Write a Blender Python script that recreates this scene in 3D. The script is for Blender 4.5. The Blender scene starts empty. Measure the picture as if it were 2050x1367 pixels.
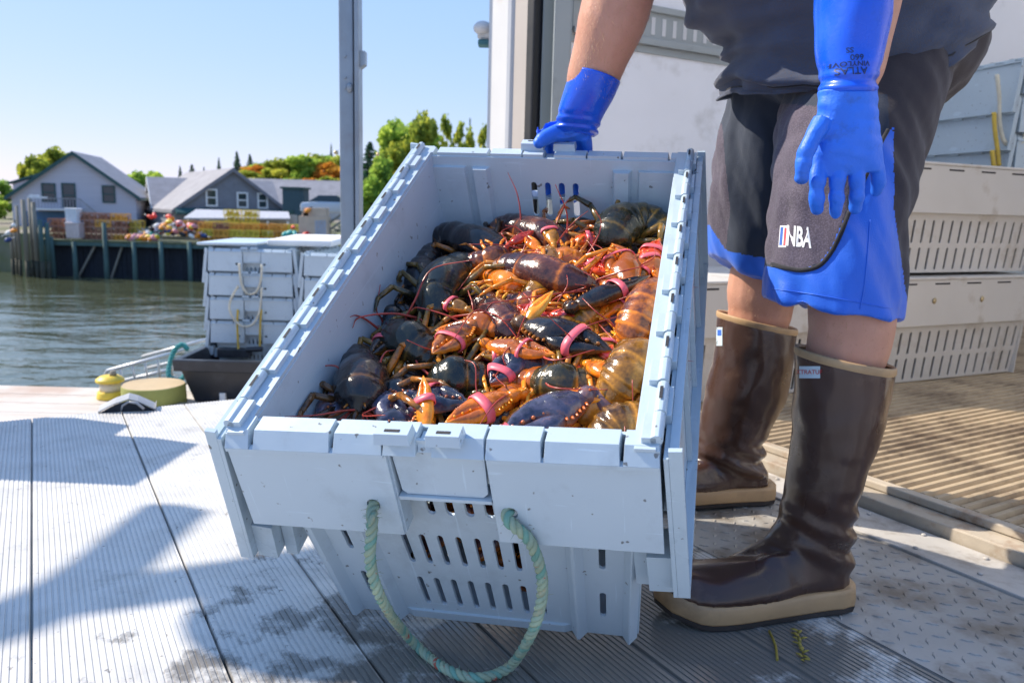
import bpy, bmesh, math, random
from mathutils import Vector, Matrix, noise
from mathutils.bvhtree import BVHTree
random.seed(7)
S = bpy.context.scene
COL = S.collection
R = math.radians
V = Vector

# ------------------------------------------------------------------ camera, sky, sun, exposure
PITCH, ROLL, CAMH, FPX = R(9.5), R(1.5), 0.61, 1600.0
c_f = V((0, math.cos(PITCH), -math.sin(PITCH)))
u0 = V((0, math.sin(PITCH), math.cos(PITCH)))
c_r = V((1, 0, 0)) * math.cos(ROLL) + u0 * math.sin(ROLL)
c_u = -V((1, 0, 0)) * math.sin(ROLL) + u0 * math.cos(ROLL)
CAM = V((0, 0, CAMH))
cd = bpy.data.cameras.new("camera")
cam = bpy.data.objects.new("camera", cd)
COL.objects.link(cam)
cam.matrix_world = Matrix(((c_r.x, c_u.x, -c_f.x, CAM.x), (c_r.y, c_u.y, -c_f.y, CAM.y), (c_r.z, c_u.z, -c_f.z, CAM.z), (0, 0, 0, 1)))
cd.sensor_width = 36.0
cd.lens = 36.0 * FPX / 2050.0
cd.clip_start = 0.02
cd.clip_end = 3000
cd.dof.use_dof = True
cd.dof.focus_distance = 1.08
cd.dof.aperture_fstop = 8.0
S.camera = cam

SUN_AZ, SUN_EL = R(-72), R(41)          # azimuth from +Y, positive to the right
sun_dir = V((math.sin(SUN_AZ) * math.cos(SUN_EL), math.cos(SUN_AZ) * math.cos(SUN_EL), math.sin(SUN_EL)))
W = bpy.data.worlds.new("World")
S.world = W
W.use_nodes = True
nt = W.node_tree
bg = nt.nodes["Background"]
sky = nt.nodes.new("ShaderNodeTexSky")
sky.sky_type = 'NISHITA'
sky.sun_disc = False
sky.sun_elevation = SUN_EL
sky.sun_rotation = SUN_AZ
sky.altitude = 0
sky.air_density = 0.9
sky.dust_density = 0.05
sky.ozone_density = 3.0
# per-channel tone curve on the sky, the same for view and for light: flatter towards the horizon, bluer overhead
sp_ = nt.nodes.new("ShaderNodeSeparateColor"); cb_ = nt.nodes.new("ShaderNodeCombineColor")
nt.links.new(sky.outputs[0], sp_.inputs[0])
for k_, (g_, m_) in enumerate(((.55, 1.10), (.34, 1.62), (.10, 3.30))):
    pw = nt.nodes.new("ShaderNodeMath"); pw.operation = 'POWER'; pw.inputs[1].default_value = g_
    ml = nt.nodes.new("ShaderNodeMath"); ml.operation = 'MULTIPLY'; ml.inputs[1].default_value = m_
    nt.links.new(sp_.outputs[k_], pw.inputs[0]); nt.links.new(pw.outputs[0], ml.inputs[0]); nt.links.new(ml.outputs[0], cb_.inputs[k_])
nt.links.new(cb_.outputs[0], bg.inputs[0])
bg.inputs[1].default_value = 0.15
sl = bpy.data.lights.new("sun", 'SUN')
sl.energy = 3.9
sl.angle = R(0.55)
sl.color = (1.0, 0.90, 0.76)
so = bpy.data.objects.new("sun", sl)
COL.objects.link(so)
so.location = sun_dir * 30
so.rotation_euler = sun_dir.to_track_quat('Z', 'Y').to_euler()
S.view_settings.view_transform = 'Standard'
S.view_settings.look = 'None'
S.view_settings.gamma = 1
S.view_settings.exposure = 0.9
S.render.engine = 'CYCLES'

# ------------------------------------------------------------------ measuring helpers: a pixel of the 2050x1367 photo to a point in the place
def ray(px, py): return c_f + c_r * ((px - 1025.0) / FPX) - c_u * ((py - 683.5) / FPX)
def AT(px, py, Y): d = ray(px, py); return CAM + d * (Y / d.y)
def G(px, py, z=0.0): d = ray(px, py); return CAM + d * ((z - CAMH) / d.z)

# ------------------------------------------------------------------ mesh builder
def frame(t, up=V((0, 0, 1))):
    t = t.normalized()
    if abs(t.dot(up)) > 0.97: up = V((0, 1, 0)) if abs(t.y) < .9 else V((1, 0, 0))
    x = up.cross(t).normalized()
    return x, t.cross(x).normalized()
def spline(pts, n):
    pts = [V(p) for p in pts]
    if len(pts) == 2: return [pts[0].lerp(pts[1], i / n) for i in range(n + 1)]
    P = [pts[0] * 2 - pts[1]] + pts + [pts[-1] * 2 - pts[-2]]
    out = []; m = len(pts) - 1
    for i in range(n + 1):
        u = i / n * m; k = min(int(u), m - 1); t = u - k
        a, b, c, d = P[k:k + 4]
        out.append(0.5 * ((2 * b) + (c - a) * t + (2 * a - 5 * b + 4 * c - d) * t * t + (3 * b - a - 3 * c + d) * t ** 3))
    return out
def lin(tab, t):
    for (a, x), (b, y) in zip(tab, tab[1:]):
        if t <= b: return x + (y - x) * ((t - a) / (b - a) if b > a else 0)
    return tab[-1][1]
def smo(tab, t):
    for (a, x), (b, y) in zip(tab, tab[1:]):
        if t <= b:
            k = (t - a) / (b - a) if b > a else 0; k = k * k * (3 - 2 * k)
            return x + (y - x) * k
    return tab[-1][1]
class MB:
    def __init__(s): s.v = []; s.f = []; s.m = []; s.sm = []; s.t = []; s.tone = 0.0
    def add(s, p, tone=None):
        s.v.append(V(p)); s.t.append(s.tone if tone is None else tone); return len(s.v) - 1
    def face(s, idx, m=0, smooth=False): s.f.append(idx); s.m.append(m); s.sm.append(smooth)
    def poly(s, pts, m=0, smooth=False): s.face([s.add(p) for p in pts], m, smooth)
    def box(s, c, sz, M=None, m=0, taper=1.0):
        c = V(c); h = V(sz) * .5; ids = []
        for z in (-1, 1):
            k = taper if z > 0 else 1.0
            for x, y in ((-1, -1), (1, -1), (1, 1), (-1, 1)):
                p = V((x * h.x * k, y * h.y * k, z * h.z))
                if M is not None: p = M @ p
                ids.append(s.add(c + p))
        for q in ((3, 2, 1, 0), (4, 5, 6, 7), (0, 1, 5, 4), (1, 2, 6, 5), (2, 3, 7, 6), (3, 0, 4, 7)): s.face([ids[i] for i in q], m)
    def hexa(s, p, m=0):
        ids = [s.add(q) for q in p]
        for q in ((3, 2, 1, 0), (4, 5, 6, 7), (0, 1, 5, 4), (1, 2, 6, 5), (2, 3, 7, 6), (3, 0, 4, 7)): s.face([ids[i] for i in q], m)
    def beam(s, a, b, w, h, m=0, up=V((0, 0, 1))):
        a, b = V(a), V(b); x, y = frame(b - a, up); x = x * (w * .5); y = y * (h * .5)
        s.hexa([a - x - y, a + x - y, a + x + y, a - x + y, b - x - y, b + x - y, b + x + y, b - x + y], m)
    def loft(s, rings, m=0, smooth=True, cap=(True, True), tones=None, closed=True, mats=None):
        ids = []
        for i, r in enumerate(rings):
            tn = tones[i] if tones else None
            ids.append([s.add(p, tn[j] if isinstance(tn, (list, tuple)) else tn) for j, p in enumerate(r)])
        n = len(rings[0])
        for i in range(len(ids) - 1):
            for j in range(n if closed else n - 1):
                k = (j + 1) % n
                mm = m if mats is None else mats(i, j)
                if mm is None: continue
                s.face([ids[i][j], ids[i][k], ids[i + 1][k], ids[i + 1][j]], mm, smooth)
        if cap[0]: s.face(ids[0][::-1], m, False)
        if cap[1]: s.face(ids[-1][:], m, False)
        return ids
    def tube(s, path, rad, n=8, m=0, smooth=True, cap=(True, True), flat=1.0, up=V((0, 0, 1)), tones=None):
        path = [V(p) for p in path]; rings = []; px = None
        for i, p in enumerate(path):
            t = (path[min(i + 1, len(path) - 1)] - path[max(i - 1, 0)])
            if t.length < 1e-9: t = V((0, 0, 1))
            t.normalize()
            if px is None: x, y = frame(t, up)
            else:
                x = px - t * px.dot(t)
                x = x.normalized() if x.length > 1e-6 else frame(t, up)[0]
                y = t.cross(x)
            px = x
            r = rad[i] if isinstance(rad, (list, tuple)) else rad
            rings.append([p + x * (r * math.cos(2 * math.pi * j / n)) + y * (r * flat * math.sin(2 * math.pi * j / n)) for j in range(n)])
        s.loft(rings, m, smooth, cap, tones)
    def ball(s, c, r, M=None, nu=12, nv=8, m=0, tones=None):
        c = V(c); r = V((r, r, r)) if not hasattr(r, '__len__') else V(r)
        rings = []
        for i in range(nv + 1):
            a = math.pi * (i * .96 + .02 * nv) / nv - math.pi / 2
            ring = []
            for j in range(nu):
                b = 2 * math.pi * j / nu
                p = V((r.x * math.cos(a) * math.cos(b), r.y * math.cos(a) * math.sin(b), r.z * math.sin(a)))
                if M is not None: p = M @ p
                ring.append(c + p)
            rings.append(ring)
        s.loft(rings, m, True)
    def prism(s, poly, thick, M, m=0):
        """2D outline in the XY plane of M, extruded along +Z of M by thick"""
        a = [s.add(M @ V((x, y, 0))) for x, y in poly]; b = [s.add(M @ V((x, y, thick))) for x, y in poly]
        s.face(a[::-1], m); s.face(b, m); n = len(poly)
        for i in range(n): s.face([a[i], a[(i + 1) % n], b[(i + 1) % n], b[i]], m)
    def build(s, name, mats, parent=None, loc=None, bevel=None, seg=2, tone=False, fix=True):
        me = bpy.data.meshes.new(name)
        off = V(loc) if loc is not None else V((0, 0, 0))
        if parent is not None and loc is None and parent.get('_w'): off = parent.location.copy()
        me.from_pydata([p - off for p in s.v], [], s.f)
        me.polygons.foreach_set('material_index', s.m)
        me.polygons.foreach_set('use_smooth', s.sm)
        if tone:
            at = me.attributes.new('tone', 'FLOAT', 'POINT'); at.data.foreach_set('value', s.t)
        if fix:
            bm = bmesh.new(); bm.from_mesh(me); bmesh.ops.recalc_face_normals(bm, faces=bm.faces); bm.to_mesh(me); bm.free()
        for m in (mats if isinstance(mats, (list, tuple)) else [mats]): me.materials.append(m)
        o = bpy.data.objects.new(name, me); COL.objects.link(o)
        if parent is not None: o.parent = parent
        elif loc is not None: o.location = off
        if bevel:
            b = o.modifiers.new('bevel', 'BEVEL'); b.width = bevel; b.segments = seg; b.limit_method = 'ANGLE'; b.angle_limit = R(35)
            b.harden_normals = False
        return o
def tag(o, label=None, cat=None, group=None, kind=None):
    if label: o['label'] = label
    if cat: o['category'] = cat
    if group: o['group'] = group
    if kind: o['kind'] = kind
    return o
def thing(name, label, cat, loc=(0, 0, 0), rz=0.0, group=None, world=False):
    """an Empty at the base of a thing; world=True: its children are modelled in place and moved to its frame"""
    o = bpy.data.objects.new(name, None); COL.objects.link(o); o.empty_display_size = .05
    o.location = loc; o.rotation_euler = (0, 0, rz)
    if world: o['_w'] = True
    return tag(o, label, cat, group)
def copy_tree(o, parent=None):
    c = o.copy(); COL.objects.link(c)
    if parent is not None: c.parent = parent
    for ch in [q for q in bpy.data.objects if q.parent == o]: copy_tree(ch, c)
    return c
def remesh(o, vox, it=6, fac=.5):
    r = o.modifiers.new('remesh', 'REMESH'); r.mode = 'VOXEL'; r.voxel_size = vox; r.use_smooth_shade = True
    if it:
        q = o.modifiers.new('smooth', 'SMOOTH'); q.iterations = it; q.factor = fac
    return o
def evaluated(o):
    dg = bpy.context.evaluated_depsgraph_get(); dg.update()
    e = o.evaluated_get(dg); me = bpy.data.meshes.new_from_object(e, depsgraph=dg); return me
def bake(o):
    """apply the modifiers of a one-off object"""
    bpy.context.view_layer.update()
    me = evaluated(o); old = o.data; o.modifiers.clear(); o.data = me; me.name = old.name
    return o
def bvh_of(o):
    me = o.data; Mw = o.matrix_world.copy()
    if o.parent: Mw = Matrix.Translation(o.parent.location)
    elif True: Mw = Matrix.Translation(o.location)
    return BVHTree.FromPolygons([Mw @ v.co for v in me.vertices], [list(p.vertices) for p in me.polygons])
def text_mb(txt, size, xform, m=0, mb=None, spacing=1.0, bold=.012):
    """lettering as mesh faces; xform maps (u, v) in text units to a point"""
    cu = bpy.data.curves.new('lettering', 'FONT'); cu.body = txt; cu.size = size; cu.align_x = 'CENTER'; cu.align_y = 'CENTER'
    cu.resolution_u = 3; cu.space_character = spacing; cu.offset = size * bold
    o = bpy.data.objects.new('lettering', cu); COL.objects.link(o)
    bpy.context.view_layer.update()
    me = evaluated(o); bpy.data.objects.remove(o)
    mb = mb or MB()
    ids = []
    for v in me.vertices:
        p = xform(v.co.x, v.co.y); ids.append(mb.add(p))
    for p in me.polygons: mb.face([ids[i] for i in p.vertices], m)
    bpy.data.meshes.remove(me)
    return mb

# ------------------------------------------------------------------ materials
def newmat(name):
    m = bpy.data.materials.new(name); m.use_nodes = True
    nt = m.node_tree; b = nt.nodes['Principled BSDF']
    return m, nt, b
def N(nt, t, **kw):
    n = nt.nodes.new(t)
    for k, v in kw.items(): setattr(n, k, v)
    return n
def nz(nt, scale, detail=4, rough=.55, vec=None, coord='Object', stretch=None, dist=0.0):
    tc = N(nt, 'ShaderNodeTexCoord'); src = tc.outputs[coord]
    if stretch:
        mp = N(nt, 'ShaderNodeMapping'); mp.inputs['Scale'].default_value = stretch
        nt.links.new(src, mp.inputs[0]); src = mp.outputs[0]
    n = N(nt, 'ShaderNodeTexNoise'); n.inputs['Scale'].default_value = scale; n.inputs['Detail'].default_value = detail
    n.inputs['Roughness'].default_value = rough; n.inputs['Distortion'].default_value = dist
    nt.links.new(src, n.inputs['Vector']); return n.outputs['Fac']
def ramp(nt, fac, stops, interp='LINEAR'):
    r = N(nt, 'ShaderNodeValToRGB'); r.color_ramp.interpolation = interp
    els = r.color_ramp.elements
    while len(els) < len(stops): els.new(.5)
    for e, (p, c) in zip(els, stops): e.position = p; e.color = (*c, 1) if len(c) == 3 else c
    nt.links.new(fac, r.inputs[0]); return r.outputs[0]
def mixc(nt, fac, a, b, mode='MIX'):
    m = N(nt, 'ShaderNodeMix'); m.data_type = 'RGBA'; m.blend_type = mode
    for v, k in ((fac, 0), (a, 6), (b, 7)):
        if hasattr(v, 'links') or hasattr(v, 'is_linked'): nt.links.new(v, m.inputs[k])
        else: m.inputs[k].default_value = v if k == 0 else ((*v, 1) if len(v) == 3 else v)
    return m.outputs[2]
def math_n(nt, op, a, b=None, clamp=False):
    m = N(nt, 'ShaderNodeMath'); m.operation = op; m.use_clamp = clamp
    for i, v in enumerate((a, b)):
        if v is None: continue
        if hasattr(v, 'is_linked'): nt.links.new(v, m.inputs[i])
        else: m.inputs[i].default_value = v
    return m.outputs[0]
def bump(nt, b, h, strength=.3, dist=.01):
    n = N(nt, 'ShaderNodeBump'); n.inputs['Strength'].default_value = strength; n.inputs['Distance'].default_value = dist
    nt.links.new(h, n.inputs['Height']); nt.links.new(n.outputs[0], b.inputs['Normal']); return n
def g3(v): return (v, v, v)
def simple(name, col, rough=.5, metal=0.0, var=.18, scale=6.0, bmp=0.0, bscale=60.0, bdist=.002, coat=0.0, spec=.5, dirt=None, dirt_scale=3.0, dirt_at=(.58, .72), stretch=None, sss=0.0):
    m, nt, b = newmat(name)
    n = nz(nt, scale, stretch=stretch)
    lo = tuple(c * (1 - var) for c in col); hi = tuple(min(1, c * (1 + var)) for c in col)
    c = ramp(nt, n, [(.3, lo), (.7, hi)])
    if dirt:
        d = nz(nt, dirt_scale, 6, .65)
        k = ramp(nt, d, [(dirt_at[0], g3(0)), (dirt_at[1], g3(1))])
        c = mixc(nt, k, c, dirt)
    nt.links.new(c, b.inputs['Base Color'])
    rr = nz(nt, scale * 2.3, 3)
    nt.links.new(ramp(nt, rr, [(.3, g3(max(0, rough - .08))), (.7, g3(min(1, rough + .08)))]), b.inputs['Roughness'])
    b.inputs['Metallic'].default_value = metal
    b.inputs['Specular IOR Level'].default_value = spec
    if coat: b.inputs['Coat Weight'].default_value = coat; b.inputs['Coat Roughness'].default_value = .08
    if sss: b.inputs['Subsurface Weight'].default_value = sss; b.inputs['Subsurface Radius'].default_value = (.012, .005, .003)
    if bmp: bump(nt, b, nz(nt, bscale, 4, .6, stretch=stretch), bmp, bdist)
    return m
# ================================================================== SETTING
DN = V((0.859, 0.512, 0.0)).normalized()      # across the planks, into the truck
DD = V((-DN.y, DN.x, 0.0))                    # along the planks
def ST(s, t, z=0.0): return DN * s + DD * t + V((0, 0, z))
MST = Matrix(((DN.x, DD.x, 0, 0), (DN.y, DD.y, 0, 0), (0, 0, 1, 0), (0, 0, 0, 1)))
GZ = -0.55
WZ = -4.4
LZ = -2.05

# --- ribbed deck
def deck_mat():
    m, nt, b = newmat('deck_metal')
    tc = N(nt, 'ShaderNodeTexCoord')
    base = ramp(nt, nz(nt, 2.2, 6, .6), [(.25, (.50, .49, .47)), (.75, (.66, .65, .63))])
    grime = ramp(nt, nz(nt, 9, 6, .7), [(.45, g3(0)), (.75, g3(.45))])
    base = mixc(nt, grime, base, (.30, .285, .26))
    speck = ramp(nt, nz(nt, 55, 3, .6), [(.66, g3(0)), (.72, g3(.8))])
    base = mixc(nt, speck, base, (.16, .14, .12))
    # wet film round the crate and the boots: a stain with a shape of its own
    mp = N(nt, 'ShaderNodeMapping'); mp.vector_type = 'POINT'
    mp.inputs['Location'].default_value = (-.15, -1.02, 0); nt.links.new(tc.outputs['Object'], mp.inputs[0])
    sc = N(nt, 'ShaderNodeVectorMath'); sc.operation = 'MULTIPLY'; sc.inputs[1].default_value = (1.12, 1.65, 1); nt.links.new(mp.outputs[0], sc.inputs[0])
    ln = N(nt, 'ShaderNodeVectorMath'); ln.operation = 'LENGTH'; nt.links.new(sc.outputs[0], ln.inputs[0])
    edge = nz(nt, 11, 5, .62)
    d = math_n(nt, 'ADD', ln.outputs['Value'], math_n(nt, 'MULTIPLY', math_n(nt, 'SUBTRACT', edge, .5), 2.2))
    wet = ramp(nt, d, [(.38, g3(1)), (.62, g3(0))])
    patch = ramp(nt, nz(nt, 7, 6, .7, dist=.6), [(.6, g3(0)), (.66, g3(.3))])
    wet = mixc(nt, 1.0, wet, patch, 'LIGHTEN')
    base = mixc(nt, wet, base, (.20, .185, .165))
    nt.links.new(base, b.inputs['Base Color'])
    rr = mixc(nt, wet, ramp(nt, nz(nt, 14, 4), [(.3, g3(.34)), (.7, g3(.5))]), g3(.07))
    nt.links.new(rr, b.inputs['Roughness'])
    b.inputs['Metallic'].default_value = 0.0
    bump(nt, b, nz(nt, 90, 4, .6), .25, .0012)
    return m
M_DECK = deck_mat()
mb = MB()
seams = [-2.4, -2.18, -1.96, -1.74, -1.52, -1.30, -1.08, -.86, -.62, -.38, -.26, -.04, .183, .355, .53, .70, .86, 1.02]
prof = []
for a, b_ in zip(seams, seams[1:]):
    prof += [(a + .0008, -.012), (a + .0016, -.003), (a + .0030, 0)]
    n = int((b_ - a - .008) / .0086); p = (b_ - a - .008) / n
    for i in range(n):
        x = a + .004 + i * p
        if i: prof += [(x + .0002, 0)]
        prof += [(x + p * .60, 0), (x + p * .70, -.0016), (x + p * .92, -.0016)]
    prof += [(b_ - .0030, 0), (b_ - .0016, -.003), (b_ - .0008, -.012)]
T0, T1 = -2.6, 2.52
ra = [mb.add(ST(s, T0, z)) for s, z in prof]; rb = [mb.add(ST(s, T1, z)) for s, z in prof]
for i in range(len(prof) - 1): mb.face([ra[i], ra[i + 1], rb[i + 1], rb[i]])
mb.box(ST(-.69, (T0 + T1) / 2, -.075), (3.42, T1 - T0 - .004, .08), MST.to_3x3())
tag(mb.build('deck', M_DECK, fix=False), kind='structure')

# --- tread plate between the planks and the truck sill
mb = MB()
def strip(s0, s1, z, m=0, t0=T0, t1=2.76, th=.03):
    mb.box(ST((s0 + s1) / 2, (t0 + t1) / 2, z - th / 2), (s1 - s0, t1 - t0, th), MST.to_3x3(), m)
strip(1.022, 1.352, -.001)
k = 0
for i in range(12):
    for j in range(int(3.0 / .027)):
        s, t = 1.035 + i * .027, -.6 + j * .027
        ang = R(40) if (i + j) % 2 else R(-50)
        c, s_ = math.cos(ang), math.sin(ang)
        o = ST(s, t, -.001); ex = (DN * c + DD * s_) * .0105; ey = (DN * -s_ + DD * c) * .0034
        a = [mb.add(o + ex), mb.add(o + ey), mb.add(o - ex), mb.add(o - ey)]
        h = V((0, 0, .0018))
        b4 = [mb.add(o + ex * .6 + h), mb.add(o + ey * .5 + h), mb.add(o - ex * .6 + h), mb.add(o - ey * .5 + h)]
        mb.face(b4)
        for q in range(4): mb.face([a[q], a[(q + 1) % 4], b4[(q + 1) % 4], b4[q]])
M_TREAD = simple('tread_metal', (.36, .35, .33), .36, .0, .2, 3, .2, 70, .001, dirt=(.15, .12, .09), dirt_scale=5, dirt_at=(.45, .62))
tag(mb.build('tread_plate', M_TREAD), kind='structure')
mb = MB()
strip(1.354, 1.470, .004)
for j in range(26):
    for s in (1.375, 1.448):
        o = ST(s, -.5 + j * .12 + (.03 if s > 1.4 else 0), .004)
        mb.tube([o, o + V((0, 0, .004))], [.006, .004], 8)
tag(mb.build('threshold_strip', simple('threshold_metal', (.46, .44, .41), .42, .0, .2, 4, .2, 60, .001, dirt=(.2, .16, .12), dirt_scale=7, dirt_at=(.5, .68)), bevel=.002), kind='structure')

# --- wharf, water, far shore
def wharf_mat():
    m, nt, b = newmat('wharf_planks')
    base = ramp(nt, nz(nt, 1.3, 6, .6, stretch=(1, 6, 1)), [(.3, (.47, .42, .37)), (.72, (.63, .58, .53))])
    d = ramp(nt, nz(nt, 1.1, 5, .6), [(.52, g3(0)), (.66, g3(.75))])
    base = mixc(nt, d, base, (.42, .29, .22))
    nt.links.new(base, b.inputs['Base Color']); b.inputs['Roughness'].default_value = .8
    bump(nt, b, nz(nt, 30, 5, .6, stretch=(1, 8, 1)), .4, .004)
    return m
M_WHARF = wharf_mat()
mb = MB()
def slab(x0, x1, y0, y1):
    n = max(1, int((y1 - y0) / .2)); p = (y1 - y0) / n
    for i in range(n): mb.box(((x0 + x1) / 2, y0 + (i + .5) * p, GZ - .06), (x1 - x0, p - .006, .12))
slab(-14, -2.06, -6, 4.80); slab(-2.055, 9, -6, 6.6)
mb.box((-2.5, -.7, GZ - .3), (23, 10.6, .3))
tag(mb.build('ground', M_WHARF), kind='structure')

def water_mat():
    m, nt, b = newmat('harbour_water')
    b.inputs['Base Color'].default_value = (.070, .082, .045, 1)
    b.inputs['Roughness'].default_value = .045
    b.inputs['IOR'].default_value = 1.8
    w1 = nz(nt, .42, 3, .55, stretch=(.42, 1.0, 1), dist=.5)
    w2 = nz(nt, 2.2, 3, .5, stretch=(.5, 1.1, 1), dist=.4)
    h = math_n(nt, 'ADD', w1, math_n(nt, 'MULTIPLY', w2, .22))
    bump(nt, b, h, 1.0, .19)
    return m
mb = MB(); mb.poly([(-400, -60, WZ), (300, -60, WZ), (300, 500, WZ), (-400, 500, WZ)])
tag(mb.build('water', water_mat()), kind='structure')

mb = MB()
nx, ny = 60, 50; idx = {}
for j in range(ny + 1):
    for i in range(nx + 1):
        x = -130 + 190 * i / nx; y = 52.5 + 330 * (j / ny) ** 1.6
        z = LZ - .02
        k = smo([(64, 0), (150, 1)], y) ; kx = smo([(-62, .12), (-42, .62), (-22, 1), (20, 1.15)], x * 90 / max(y, 60))
        z += k * kx * 6.2 + (noise.noise(V((x * .05, y * .05, 0))) * 1.0 * k)
        if j == 0: z = WZ - .6
        idx[i, j] = mb.add((x, y, z))
for j in range(ny):
    for i in range(nx): mb.face([idx[i, j], idx[i + 1, j], idx[i + 1, j + 1], idx[i, j + 1]], 0, j > 0)
M_LAND = simple('shore_grass', (.13, .14, .06), .95, 0, .4, .2, dirt=(.24, .21, .17), dirt_scale=.09, dirt_at=(.42, .55))
tag(mb.build('terrain', M_LAND), kind='structure')

# ================================================================== BACKGROUND THINGS
def wood(name, col, var=.25): return simple(name, col, .85, 0, var, 3.0, .4, 20, .01, stretch=(1, 1, .2))
M_PILE = wood('pier_timber', (.235, .22, .18)); M_PILEG = wood('weedy_timber', (.065, .12, .11)); M_DARK = wood('near_black_navy', (.010, .015, .024))  # the last one is near-black navy, used on the bulkhead
M_PDECK = wood('pier_deck_timber', (.09, .11, .06))
M_WEED = simple('tide_weed', (.045, .045, .028), .8, 0, .4, 3)

# far pier
pier = thing('far_pier', 'timber pier with dark bulkhead and green weed on its edge across the water', 'pier', (-16, 50, LZ), world=True)
mb = MB()
for i in range(46): mb.box((-29.6 + .62 * i, 51.6, LZ - .09), (.60, 3.3, .14))
mb.build('deck_planking', M_PDECK, pier)
mb = MB(); mb.box((-15.2, 50.05, LZ - .27), (28.6, .2, .2)); mb.build('stringer', M_PILEG, pier)
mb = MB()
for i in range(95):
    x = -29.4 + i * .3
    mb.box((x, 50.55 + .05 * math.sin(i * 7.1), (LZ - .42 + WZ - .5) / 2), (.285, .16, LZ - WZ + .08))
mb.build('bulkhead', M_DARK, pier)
for x0, x1 in ((-27.5, -26.3), (-25.4, -24.6)):
    mb = MB(); mb.beam((x0, 50.3, WZ - .1), (x1, 50.3, LZ - .4), .12, .12); mb.build('brace', M_PILE, pier)
for px, top in ((105, 474), (150, 484), (212, 446), (269, 484), (323, 484), (380, 484)):
    p = AT(px, 520, 49.9); z1 = AT(px, top, 49.9).z
    mb = MB(); mb.tube([(p.x, 49.9, WZ - .6), (p.x + .02, 49.9, WZ + .9), (p.x, 49.9, z1)], [.16, .15, .13], 10)
    mb.build('pile', M_PILEG, pier)
for i, (px, top, yy, w) in enumerate(((25, 452, 50.5, .22), (40, 412, 50, .2), (53, 400, 49.4, .3), (66, 395, 50.2, .24), (73, 405, 49.5, .3), (84, 440, 49.2, .3), (97, 446, 49.4, .3), (33, 440, 51.2, .25))):
    p = AT(px, 500, yy); z1 = AT(px, top, yy).z
    mb = MB(); lean = random.uniform(-.12, .12)
    mb.tube([(p.x + lean, yy, WZ - .6), (p.x + lean * .4, yy, WZ + 1.0)], [w * .52, w * .5], 10, 1)
    mb.tube([(p.x + lean * .4, yy, WZ + 1.002), (p.x, yy, z1)], [w * .5, w * .42], 10, 0)
    where = ['shortest mooring pile beside the hanging floats', 'slim grey mooring pile left of the thick pale one', 'thick pale mooring pile with a brown top', 'tall mooring pile under the white cap board', 'thick mooring pile with a white cap board', 'green stained mooring pile next to the pier corner', 'green stained mooring pile set at the pier corner', 'low dark mooring pile behind the cluster'][i]
    tag(mb.build('mooring_pile', [M_PILEG if i in (5, 6) else M_PILE, M_WEED], loc=(p.x, yy, WZ)), where, 'pile', 'mooring piles at the pier corner')
mb = MB(); p = AT(75, 396, 49.5); mb.box((p.x, 49.5, p.z + .02), (.95, .5, .12)); mb.box((p.x - .2, 49.5, p.z + .13), (.4, .4, .1))
tag(mb.build('cap_board', simple('white_paint', (.7, .7, .7), .6), loc=p), 'white cap board lying across the tops of two mooring piles', 'board')

# lobster traps on the pier
def trap_mesh(name, col):
    mw = simple(name + '_wire', col, .5, 0, .25, 4); mi = simple(name + '_inside', tuple(c * .34 for c in col), .9, 0, .5, 14)
    f = MB(); L_, W_, H_ = .98, .56, .40
    for z in (0, H_):
        for a, b_ in (((-1, -1), (1, -1)), ((1, -1), (1, 1)), ((1, 1), (-1, 1)), ((-1, 1), (-1, -1))):
            f.beam((a[0] * L_ / 2, a[1] * W_ / 2, z), (b_[0] * L_ / 2, b_[1] * W_ / 2, z), .055, .055)
    for x in (-L_ / 2, -L_ / 6, L_ / 6, L_ / 2):
        for y in (-W_ / 2, W_ / 2): f.beam((x, y, 0), (x, y, H_), .03, .03, up=V((0, 1, 0)))
        f.beam((x, -W_ / 2, H_ + .003), (x, W_ / 2, H_ + .003), .03, .02)
    for z in (.1, .2, .3):
        for y in (-W_ / 2, W_ / 2): f.beam((-L_ / 2, y, z), (L_ / 2, y, z), .018, .018)
    for i in range(9):
        x = -L_ / 2 + L_ * (i + .5) / 9
        for y in (-W_ / 2, W_ / 2): f.beam((x, y, 0), (x, y, H_), .016, .016, up=V((0, 1, 0)))
        f.beam((x, -W_ / 2, H_ - .002), (x, W_ / 2, H_ - .002), .016, .01)
    g = MB(); g.box((0, 0, .04), (L_ - .06, W_ - .06, .05)); g.box((-.15, 0, .19), (.5, W_ - .12, .22), taper=.6); g.box((.3, 0, .15), (.2, .3, .16))
    return f, g, mw, mi
def make_trap(col, cname):
    f, g, mw, mi = trap_mesh(cname + '_trap', col)
    t = thing('lobster_trap', '', 'lobster trap', (0, 0, -80), group='lobster traps stacked on the far pier')
    f.build('cage', mw, t); g.build('netting', mi, t); return t
traps = {'brown': make_trap((.42, .19, .11), 'brown'), 'yellow': make_trap((.95, .68, .08), 'yellow'), 'olive': make_trap((.55, .44, .07), 'olive'), 'orange': make_trap((.90, .42, .06), 'orange')}
used_t = {}
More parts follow.
